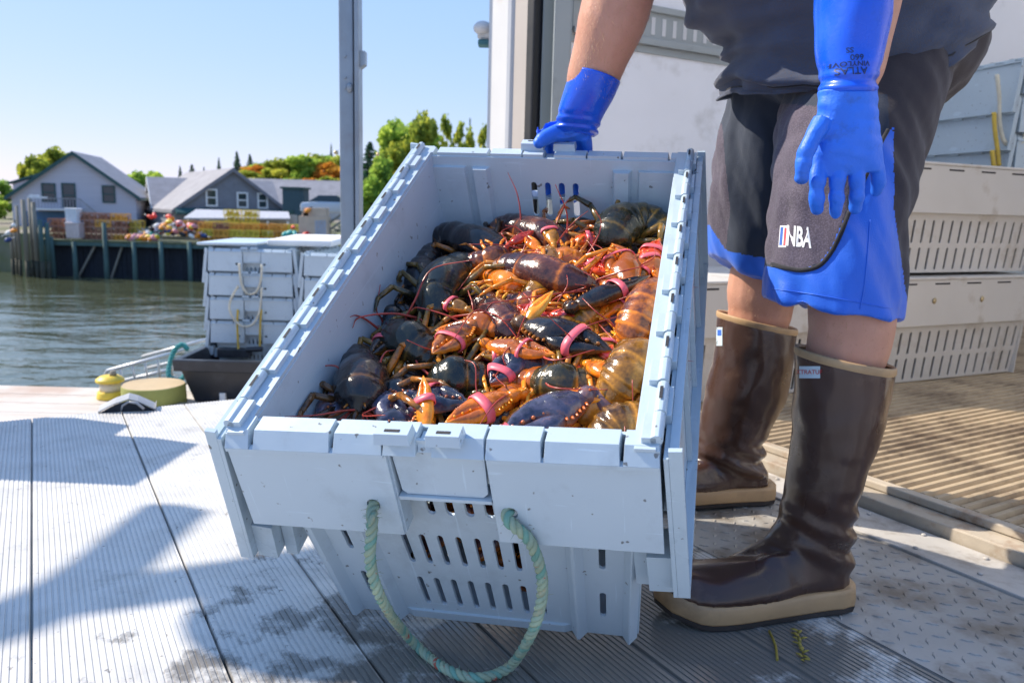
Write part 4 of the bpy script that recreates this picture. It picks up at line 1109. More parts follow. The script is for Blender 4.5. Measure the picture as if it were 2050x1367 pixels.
p = AT(726, 118, YP); mb = MB(); mb.hexa([V((xd, YP, p.z - .035)), V((xd + .02, YP, p.z - .02)), V((xd + .02, YP + .05, p.z - .02)), V((xd, YP + .05, p.z - .035)), V((xd, YP, p.z + .03)), V((xd + .02, YP, p.z + .03)), V((xd + .02, YP + .05, p.z + .03)), V((xd, YP + .05, p.z + .03))]); mb.build('bracket', M_GALV, po)
for py in (112, 155, 176): mb = MB(); c = AT(690, py, YP - .002); mb.tube([c + V((0, -.006, 0)), c + V((0, .01, 0))], .007, 8); mb.build('bolt', M_GALV, po)
mb = MB(); c = AT(700, 176, YP - .002); mb.ball(c, (.014, .01, .02)); mb.build('latch', M_GALV, po)
mb = MB(); mb.box(((xa + xd) / 2, YP + .03, GZ + .012), (.22, .22, .02)); mb.build('base_plate', M_GALV, po)

# black fish tote
YT = 4.5
tt = thing('fish_tote', 'empty black plastic fish tote standing on the wharf by the tipped crate', 'tote', (AT(480, 760, YT).x, YT, GZ), world=True)
M_BT = simple('black_plastic', (.020, .024, .032), .38, 0, .2, 4, .1, 30, .002, dirt=(.07, .075, .085), dirt_scale=4, dirt_at=(.5, .75))
x0 = AT(390, 800, YT).x; x1 = x0 + .62; zb = GZ + .006; zt = AT(400, 718, YT - .03).z
mb = MB(); yb = YT + .46
def rect(x0, x1, y0, y1, z): return [V((x0, y0, z)), V((x1, y0, z)), V((x1, y1, z)), V((x0, y1, z))]
mb.loft([rect(x0, x1, YT, yb, zb), rect(x0 - .055, x1 + .055, YT - .045, yb + .045, zt - .07), rect(x0 - .085, x1 + .085, YT - .075, yb + .075, zt - .068), rect(x0 - .09, x1 + .09, YT - .08, yb + .08, zt), rect(x0 - .05, x1 + .05, YT - .04, yb + .04, zt), rect(x0 + .012, x1 - .012, YT + .012, yb - .012, zb + .03)], 0, False)
mb.build('tub', M_BT, tt, bevel=.006)
mb = MB(); mb.box((x0 + .12, yb - .12, zt - .03), (.2, .06, .055)); mb.tube([(x0 + .2, yb - .15, zt - .005), (x0 + .3, yb - .14, zt + .002)], .018, 8); mb.build('divider', M_BT, tt, bevel=.006)
mb = MB(); mb.box((x0 + .17, YT - .014, zb + .03), (.035, .03, .06)); mb.build('tag', M_WHITE, tt, bevel=.004)
mb = MB(); mb.box((x0 - .02, YT - .14, GZ + .012), (.2, .1, .02)); tag(mb.build('wood_scrap', M_PILE, loc=(x0, YT - .1, GZ)), 'dark scrap of wood lying in front of the black tote', 'wood scrap')
# timber stump
sp = G(308, 800, GZ); sp.y = 4.45; sp.x = AT(308, 790, 4.45).x; sr = 62 / FPX * 4.45
mb = MB(); rings = []
for z, k in ((0, 1.0), (.03, 1.0), (.105, .985), (.112, .96)):
    rings.append([V((sp.x + sr * k * (1 + .02 * math.sin(5 * a)) * math.cos(a), sp.y + sr * k * math.sin(a), GZ + .004 + z)) for a in [2 * math.pi * j / 40 for j in range(40)]])
ids = mb.loft(rings, 0, True, (True, False)); mb.face(ids[-1], 1)
tag(mb.build('timber_stump', [simple('green_stump_side', (.28, .29, .08), .8, 0, .25, 5, .3, 30, .003), simple('cut_wood', (.50, .38, .23), .85, 0, .15, 4, .3, 40, .002, dirt=(.36, .27, .17), dirt_scale=7)], loc=(sp.x, sp.y, GZ)), 'short round timber stump with yellow green sides on the wharf', 'stump')
# yellow spool
q = AT(222, 790, 4.55); M_YEL = simple('yellow_plastic', (.70, .50, .05), .5, 0, .1)
ys = thing('yellow_reel', 'small yellow reel with a pale core left of the timber stump', 'reel', (q.x, 4.55, GZ), world=True)
mb = MB(); mb.tube([(q.x, 4.55, GZ + .003), (q.x, 4.55, GZ + .045)], [.078, .07], 18); mb.build('flange', M_YEL, ys, bevel=.004)
mb = MB(); mb.tube([(q.x, 4.55, GZ + .0452), (q.x, 4.55, GZ + .098)], .058, 18); mb.build('core', simple('pale_cord', (.6, .55, .45), .8), ys)
mb = MB(); mb.tube([(q.x, 4.55, GZ + .0985), (q.x, 4.55, GZ + .115), (q.x, 4.55, GZ + .135)], [.078, .078, .05], 18); mb.build('flange', M_YEL, ys, bevel=.004)
mb = MB(); mb.tube([(q.x + .02, 4.55, GZ + .136), (q.x + .02, 4.55, GZ + .165)], [.02, .015], 10); mb.build('spindle', M_PILE, ys)
# gangway rails sloping down past the wharf edge
gw = thing('gangway', 'pale aluminium gangway rail sloping up from behind the stump', 'gangway', AT(290, 740, 5.15), world=True)
M_ALU = simple('bright_aluminium', (.62, .63, .64), .35, .3, .08)
mb = MB()
A_, B_ = AT(215, 742, 5.15), AT(372, 700, 5.15); A2, B2 = AT(222, 768, 5.2), AT(372, 733, 5.2)
mb.tube([A_ + V((-.02, 0, -.06)), A_ + V((-.01, 0, -.015)), A_, B_], .012, 10); mb.build('top_rail', M_ALU, gw)
for q0, q1 in ((A2, B2), (A2 + V((0, .5, 0)), B2 + V((0, .5, 0))), (A_ + V((0, .5, .0)), B_ + V((0, .5, .0)))): mb = MB(); mb.tube([q0, q1], .013, 10); mb.build('side_rail', M_ALU, gw)
for f in (.16, .32, .48, .64, .8): mb = MB(); mb.tube([A_.lerp(B_, f), A2.lerp(B2, f + .02) + V((0, 0, -.1))], .008, 8); mb.build('baluster', M_ALU, gw)
mb = MB(); rope_tube(mb, [AT(378, 800, 4.75), AT(386, 770, 4.85), AT(380, 742, 4.95), AT(360, 760, 5.0), AT(338, 752, 5.0), AT(342, 720, 5.05), AT(352, 698, 5.08), AT(366, 690, 5.1), AT(376, 700, 5.1)], .016, 3, .07, 6, 0, 70)
tag(mb.build('mooring_rope', simple('teal_mooring_rope', (.04, .26, .27), .8, 0, .2, 12), loc=AT(345, 740, 5.05)), 'teal mooring rope looped over the gangway rail beside the tote', 'rope')
# cart stop at the end of the deck
a = G(196, 827, .0); b_ = G(311, 822, .0); dx = (b_ - a); M_ST = simple('grey_steel', (.34, .35, .37), .45, .2, .15, 8)
cs = thing('cart_stop', 'folded grey steel cart stop at the outer end of the ribbed deck', 'cart stop', (a + b_) / 2, world=True)
bk = V((-.03, .07, 0))
mb = MB(); pk = a + dx * .54 + V((0, 0, .036)); th = V((0, 0, .003))
pts = [a + dx * 0 + V((0, 0, .001)), a + dx * .30 + V((0, 0, .024)), pk, a + dx * .70 + V((0, 0, .028)), b_ + V((0, 0, .003)), b_ + dx * .02 + V((0, 0, .012))]
mb.loft([[p, p + bk, p + bk + th, p + th] for p in pts], 0, False); mb.build('plate', M_ST, cs)
mb = MB(); mb.poly([a + V((0, .003, 0)) + dx * .02, b_ + V((0, .003, 0)), a + dx * .70 + V((0, .003, .027)), pk + V((0, .003, -.002)), a + dx * .30 + V((0, .003, .023))]); mb.build('gusset', M_DARK, cs)
mb = MB(); c = a + dx * .62; mb.tube([c + V((-.035, -.004, .0)), c + V((-.030, -.004, .018)), c + V((-.012, -.004, .030)), c + V((.012, -.004, .027)), c + V((.032, -.004, .010))], .004, 6); mb.build('hook', M_ST, cs)
# ================================================================== LOBSTERS
def lobmat(name, dark, mid, bright, hot):
    m, nt, b = newmat(name)
    at = N(nt, 'ShaderNodeAttribute'); at.attribute_name = 'tone'
    n1 = nz(nt, 26, 5, .65); n2 = nz(nt, 140, 3, .6); n3 = nz(nt, 8, 3, .5)
    f = math_n(nt, 'ADD', math_n(nt, 'MULTIPLY', at.outputs['Fac'], .85), math_n(nt, 'MULTIPLY', math_n(nt, 'SUBTRACT', n1, .5), 1.1))
    f = math_n(nt, 'ADD', f, math_n(nt, 'MULTIPLY', math_n(nt, 'SUBTRACT', n2, .5), .45))
    f = math_n(nt, 'ADD', f, math_n(nt, 'MULTIPLY', math_n(nt, 'SUBTRACT', n3, .5), .35))
    c = ramp(nt, f, [(.05, dark), (.30, mid), (.58, bright), (.86, hot)])
    nt.links.new(c, b.inputs['Base Color'])
    nt.links.new(ramp(nt, n1, [(.3, g3(.14)), (.7, g3(.30))]), b.inputs['Roughness'])
    b.inputs['Specular IOR Level'].default_value = .42
    b.inputs['Coat Weight'].default_value = .32; b.inputs['Coat Roughness'].default_value = .06
    h = math_n(nt, 'ADD', math_n(nt, 'MULTIPLY', n2, .6), n1)
    bump(nt, b, h, .5, .003)
    return m
LM = {'dark': lobmat('lobster_dark_shell', (.007, .009, .012), (.030, .018, .013), (.17, .075, .020), (.66, .21, .02)),
      'green': lobmat('lobster_green_shell', (.010, .013, .009), (.045, .038, .016), (.22, .13, .025), (.66, .24, .03)),
      'brown': lobmat('lobster_brown_shell', (.035, .014, .016), (.14, .045, .026), (.58, .17, .022), (.90, .28, .02)),
      'gold': lobmat('lobster_golden_shell', (.055, .025, .006), (.25, .11, .015), (.58, .25, .025), (.82, .30, .03)),
      'blue': lobmat('lobster_blue_claw', (.020, .025, .045), (.075, .075, .13), (.30, .13, .08), (.72, .16, .03)),
      'orange': lobmat('lobster_orange_claw', (.32, .08, .012), (.80, .20, .012), (.95, .32, .015), (.95, .46, .05)),
      'red': lobmat('lobster_red_claw', (.20, .02, .015), (.52, .04, .02), (.80, .09, .02), (.9, .24, .04))}
LMS = ['dark', 'green', 'brown', 'gold', 'blue', 'orange', 'red']
M_EYE = simple('lobster_eye', (.005, .005, .005), .08)
M_ANT = simple('lobster_antenna', (.38, .05, .035), .3, 0, .35, 30)
M_BAND = simple('claw_band', (.82, .13, .17), .42, 0, .08, 20)
UP = (CM.to_3x3() @ V((0, 0, 1))).normalized()
rl = random.Random(21)
def spike(mb, p, d, L_, r, m, tone=.9):
    mb.tone = tone; mb.tube([p, p + d * L_ * .6, p + d * L_], [r, r * .6, r * .1], 5, m)
def claw(mb, base, tip, W_, nrm, m, tone, flip=1, gap=.0, teeth=True):
    ax = (tip - base); L_ = ax.length; ax.normalize(); nrm = (nrm - ax * nrm.dot(ax)).normalized(); sd = nrm.cross(ax) * flip
    lo = [(0, -.20), (.1, -.38), (.28, -.50), (.5, -.50), (.72, -.38), (.9, -.17), (1, .0)]
    hi = [(0, .20), (.12, .34), (.30, .47), (.42, .40), (.50, .10), (.62, .02), (.8, .02), (1, .03)]
    th = [(0, .16), (.15, .27), (.35, .34), (.55, .24), (.8, .15), (1, .03)]
    n = 14; rings = []; tones = []
    for i in range(22):
        t = i / 21; a, b_ = smo(lo, t) * W_, smo(hi, t) * W_; h = max(.0008, smo(th, t) * W_)
        c = base + ax * (L_ * t) + sd * ((a + b_) / 2); r_ = max(.0006, (b_ - a) / 2)
        ring = []; tn = []
        for j in range(n):
            an = 2 * math.pi * j / n
            ring.append(c + sd * (r_ * math.cos(an)) + nrm * (h * math.sin(an)))
            tn.append(min(1, tone + .30 * max(0, abs(math.cos(an)) - .6) / .4 + (.35 if math.sin(an) < -.3 else 0) + .35 * max(0, (t - .86) / .14) + .3 * max(0, (.12 - t) / .12)))
        rings.append(ring); tones.append(tn)
    mb.loft(rings, m, True, (True, True), tones)
    ho = [(.36, .44), (.46, .53), (.62, .49), (.8, .31), (.93, .13), (1, .02)]; hi2 = [(.36, .24), (.46, .13), (.6, .06), (.8, .05), (1, .0)]
    rings = []; tones = []
    for i in range(16):
        t = .36 + .63 * i / 15; o = smo(ho, t) * W_ + gap * (t - .36) * W_; q = smo(hi2, t) * W_ + gap * (t - .36) * W_; h = max(.0006, smo([(.36, .18), (.5, .21), (.8, .13), (1, .03)], t) * W_)
        c = base + ax * (L_ * t) + sd * ((o + q) / 2); r_ = max(.0005, (o - q) / 2)
        rings.append([c + sd * (r_ * math.cos(2 * math.pi * j / n)) + nrm * (h * math.sin(2 * math.pi * j / n)) for j in range(n)])
        tones.append([min(1, tone + .34 * max(0, abs(math.cos(2 * math.pi * j / n)) - .6) / .4 + (.35 if math.sin(2 * math.pi * j / n) < -.3 else 0) + .4 * max(0, (t - .85) / .15)) for j in range(n)])
    mb.loft(rings, m, True, (True, True), tones)
    if teeth:
        for i in range(6):
            t = .06 + .30 * i / 5; p = base + ax * (L_ * t) + sd * (smo(hi, t) * W_ * .93) + nrm * (.10 * W_); spike(mb, p, (sd + nrm * .5 + ax * .3).normalized(), W_ * .14, W_ * .05, m, .95)
        for i in range(4):
            t = .5 + .36 * i / 3; p = base + ax * (L_ * t) + sd * (.035 * W_) + nrm * (.12 * W_); mb.tone = .85; mb.ball(p, W_ * .045, None, 6, 5, m)
    mb.tone = tone
    return ax, sd, nrm, L_
def band_mesh(base, ax, sd, nrm, L_, W_, t, bw=.0105, ang=.0):
    mb = MB(); rings = []
    lo = [(0, -.20), (.1, -.38), (.28, -.50), (.5, -.50), (.72, -.38), (.9, -.17), (1, .0)]; ho = [(.0, .20), (.30, .47), (.46, .53), (.62, .49), (.8, .31), (.93, .13), (1, .02)]
    for k, e in ((-1, .0016), (-.96, .0028), (.96, .0028), (1, .0016)):
        tt = t + k * bw / 2 / L_; a = smo(lo, tt) * W_; b_ = smo(ho, tt) * W_; h = smo([(0, .2), (.35, .34), (.55, .25), (.8, .16), (1, .05)], tt) * W_
        c = base + ax * (L_ * tt) + sd * ((a + b_) / 2)
        ring = []
        for j in range(20):
            an = 2 * math.pi * j / 20; ca, sa = math.cos(an), math.sin(an); q = 1 / (abs(ca) ** 3 + abs(sa) ** 3) ** (1 / 3)
            ring.append(c + sd * (((b_ - a) / 2 + e) * ca * q ** .6) + nrm * ((h + e) * sa * q ** .6) + ax * (ang * ca * (b_ - a)))
        rings.append(ring)
    mb.loft(rings, 0, True, (False, False)); return mb
def inside(p, pos):
    if pos is not PL: return p
    q = CMI @ p; q.x = max(-.214, min(.206, q.x)); q.y = max(.045, min(.735, q.y)); return CM @ q
def lobster(spine, w, pal, label, claws=(), tone=.06, fan=True, legs=True, ant=(), roll=0.0, seed=0, eyes=True, pos=PL, up=UP, group='lobsters in the tipped crate', legtone=.55):
    r_ = random.Random(seed * 7 + 3)
    tone += .06; legtone = min(1, legtone + .12)
    pts = [pos(*p) if not isinstance(p, Vector) else p for p in spine]
    mb = MB(); m = LMS.index(pal); NR = 60
    cen = spline(pts, NR); px = None; fr = []
    for i in range(NR + 1):
        t = (cen[min(i + 1, NR)] - cen[max(i - 1, 0)]).normalized()
        u = (up - t * up.dot(t)).normalized(); x = u.cross(t)
        if roll: u, x = u * math.cos(roll) + x * math.sin(roll), x * math.cos(roll) - u * math.sin(roll)
        fr.append((t, x, u))
    rings = []; tones = []; n = 18
    AB = .50
    for i in range(NR + 1):
        t = i / NR; _, x, u = fr[i]
        if t < AB:
            s = t / AB; k = lin([(0, .60), (.25, .74), (.7, .86), (1, .88)], s); ph = (s * 6.2) % 1.0; k *= 1.055 - .10 * ph; edge = (.22 if pal == 'gold' else .42) * (1 if ph < .16 else 0)
            hh = .82
        else:
            s = (t - AB) / (1 - AB); k = smo([(0, .90), (.08, 1.0), (.30, 1.04), (.50, .95), (.53, .90), (.57, .93), (.75, .72), (.88, .34), (.93, .16), (1, .03)], s); edge = .35 * (1 if .505 < s < .55 or s < .03 else 0)
            hh = smo([(0, .84), (.3, .92), (.7, .85), (1, .7)], s)
        ring = []; tn = []
        for j in range(n):
            a = 2 * math.pi * j / n; ca, sa = math.cos(a), math.sin(a)
            zz = sa * hh * (1.0 if sa > 0 else .62)
            if t >= AB and sa > .9: zz *= 1.03
            ring.append(cen[i] + x * (w * k * ca) + u * (w * k * zz))
            tn.append(max(0, min(1, tone + edge + .42 * max(0, (-sa + .25)) + .12 * max(0, abs(ca) - .8))))
        rings.append(ring); tones.append(tn)
    mb.loft(rings, m, True, (True, True), tones)
    # swimming plate edges along the abdomen
    for i in range(6):
        q = int(NR * AB * (i + .5) / 6.2)
        for sg in (-1, 1):
            t, x, u = fr[q]; c = cen[q] + x * (sg * w * .74) - u * (w * .30); mb.tone = min(1, tone + .45)
            mb.tube([c, c + x * (sg * w * .12) - u * w * .28, c - u * w * .5 - t * w * .1], [w * .20, w * .15, w * .02], 7, m, True, (True, True), .5, u)
    if fan:
        t, x, u = fr[0]
        for a_, L_, wd in ((0, 1.15, .40), (-.55, 1.15, .42), (.55, 1.15, .42), (-1.05, 1.05, .40), (1.05, 1.05, .40)):
            d = (-t * math.cos(a_) + x * math.sin(a_) - u * .18).normalized(); b0 = cen[0] + x * (math.sin(a_) * w * .35) - u * (w * (.05 + .06 * abs(a_)))
            mb.tone = min(1, tone + .12); path = [b0 + d * (w * L_ * k) - u * (w * .18 * k * k) for k in (0, .25, .55, .85, 1.0, 1.06)]
            sx = d.cross(u).normalized(); uu = sx.cross(d)
            rr = [[p + sx * (w * wd * f * math.cos(q)) + uu * (w * .07 * g_ * math.sin(q)) for q in [2 * math.pi * z / 12 for z in range(12)]] for p, f, g_ in zip(path, (.45, .8, 1, .95, .7, .3), (1.2, 1.1, 1, .8, .6, .3))]
            mb.loft(rr, m, True, (True, True), [[min(1, tone + .12 + e)] * 12 for e in (.1, .05, .1, .3, .6, .8)])
    # legs
    if legs:
        for k in range(4):
            for sg in (-1, 1):
                q = int(NR * (.58 + .075 * k)); t, x, u = fr[q]; b0 = cen[q] + x * (sg * w * .75) - u * (w * .35)
                L_ = w * r_.uniform(2.2, 3.2); f = (x * sg + t * (-.9 + .6 * k + r_.uniform(-.35, .35))).normalized()
                j1 = b0 + f * (L_ * .42) + u * (w * r_.uniform(.35, .95)); j2 = j1 + (f + t * r_.uniform(-.6, .6)).normalized() * (L_ * .42) - u * (w * r_.uniform(-.1, .5)); j3 = j2 + (f * .6 + t * r_.uniform(-.7, .7)).normalized() * (L_ * .26) - u * (w * .3)
                j1, j2, j3 = inside(j1, pos), inside(j2, pos), inside(j3, pos)
                mb.tone = min(1, legtone + r_.uniform(-.3, .3))
                mb.tube([b0, b0.lerp(j1, .5), j1], [w * .15, w * .15, w * .12], 6, m); mb.tube([j1, j1.lerp(j2, .5), j2], [w * .135, w * .12, w * .10], 6, m); mb.tube([j2, j2.lerp(j3, .5), j3], [w * .11, w * .085, w * .02], 6, m)
    # rostrum, eyes, feelers
    qh = int(NR * .93); t, x, u = fr[qh]
    spike(mb, cen[qh], (t + u * .15).normalized(), w * .75, w * .16, m, min(1, tone + .35))
    for sg in (-1, 1):
        for k in range(3): spike(mb, cen[qh] + x * (sg * w * .30) - t * (w * .25 * k) + u * w * .2, (t + x * sg * .4 + u * .3).normalized(), w * .24, w * .06, m, .9)
        if eyes: mb.ball(cen[qh] + x * (sg * w * .30) + u * (w * .10) + t * (w * .10), w * .11, None, 8, 6, 8)
        for k in range(2):
            d = (t + x * (sg * (.25 + .25 * k)) + u * .2).normalized(); p = cen[qh] + x * (sg * w * .2) - u * w * .1
            mb.tube(spline([p, p + d * w * .8 + u * w * .1, p + d * w * 1.5 + x * sg * w * .2], 6), [w * .035, w * .03, w * .025, w * .02, w * .016, w * .012, w * .008], 5, 7)
    if ant is not None:
        for sg, pts_ in zip((-1, 1), ant if ant else (None, None)):
            p = cen[qh] + x * (sg * w * .38) - u * w * .08
            if pts_ is None:
                d = (t * r_.uniform(-.2, 1) + x * (sg * r_.uniform(.3, .9)) + u * r_.uniform(.3, .6)).normalized()
                pth = [p, p + d * w * 1.3 + u * w * .3, p + d * w * 3.0 + u * w * .2 + t * r_.uniform(-1, 1) * w, p + d * w * 4.6 - u * w * .3 + t * r_.uniform(-2, 2) * w]
            else: pth = [p] + [pos(*q) for q in pts_]
            mb.tube([p - t * w * .15, p + (pth[1] - p).normalized() * w * .35], [w * .11, w * .07], 6, m)
            if pts_ is None: pth = [inside(q, pos) for q in pth]
            N_ = 18; mb.tube(spline(pth, N_), [max(.0006, w * .055 * (1 - i / N_) + .0005) for i in range(N_ + 1)], 5, 7)
    # claws
    bands = []
    for c in claws:
        base, tip = pos(*c['b']), pos(*c['t']); W_ = c['w']; nn = c.get('n'); ax0 = (tip - base).normalized()
        nr = up.copy(); rt_ = c.get('r', 0.0); sdv = up.cross(ax0).normalized(); base, tip = inside(base, pos), inside(tip, pos); nr = up * math.cos(rt_) + sdv * math.sin(rt_)
        mm = LMS.index(c.get('p', pal))
        ax, sd, nr, L_ = claw(mb, base, tip, W_, nr, mm, c.get('tone', tone), c.get('f', 1), c.get('gap', 0.0))
        q = int(NR * .86); t, x, u = fr[q]; sg = 1 if (base - cen[q]).dot(x) > 0 else -1; sh = cen[q] + x * (sg * w * .5) - u * w * .2
        if (sh - base).length > .16: sh = base - ax * .05 - up * .03
        mid = (sh + base) / 2 - up * (w * .1) - ax * (w * .25)
        pa = spline([sh, mid, base - ax * (W_ * .30), base + ax * (W_ * .1)], 14)
        mb.tone = min(1, c.get('tone', tone) + .25)
        ra = [W_ * k for k in (.13, .15, .17, .16, .12, .15, .19, .22, .21, .15, .18, .22, .23, .20, .15)]
        mb.tube(pa, ra, 9, mm)
        for k in range(6): i = r_.randrange(3, 13); d = (up + V((r_.uniform(-1, 1), r_.uniform(-1, 1), 0)) * .8).normalized(); spike(mb, pa[i] + d * ra[i] * .8, d, W_ * .12, W_ * .045, mm, .95)
        for bt in c.get('band', ()): bands.append(band_mesh(base, ax, sd, nr, L_, W_, bt, c.get('bw', .0105), c.get('ba', .0)))
    o = mb.build('lobster', [LM[k] for k in LMS] + [M_ANT, M_EYE], loc=cen[NR // 2], tone=True)
    # material 7 = feelers, 8 = eyes
    tag(o, label, 'lobster', group)
    for b_ in bands:
        b_.v = [p - cen[NR // 2] for p in b_.v]; b_.build('rubber_band', M_BAND, o)
    return o
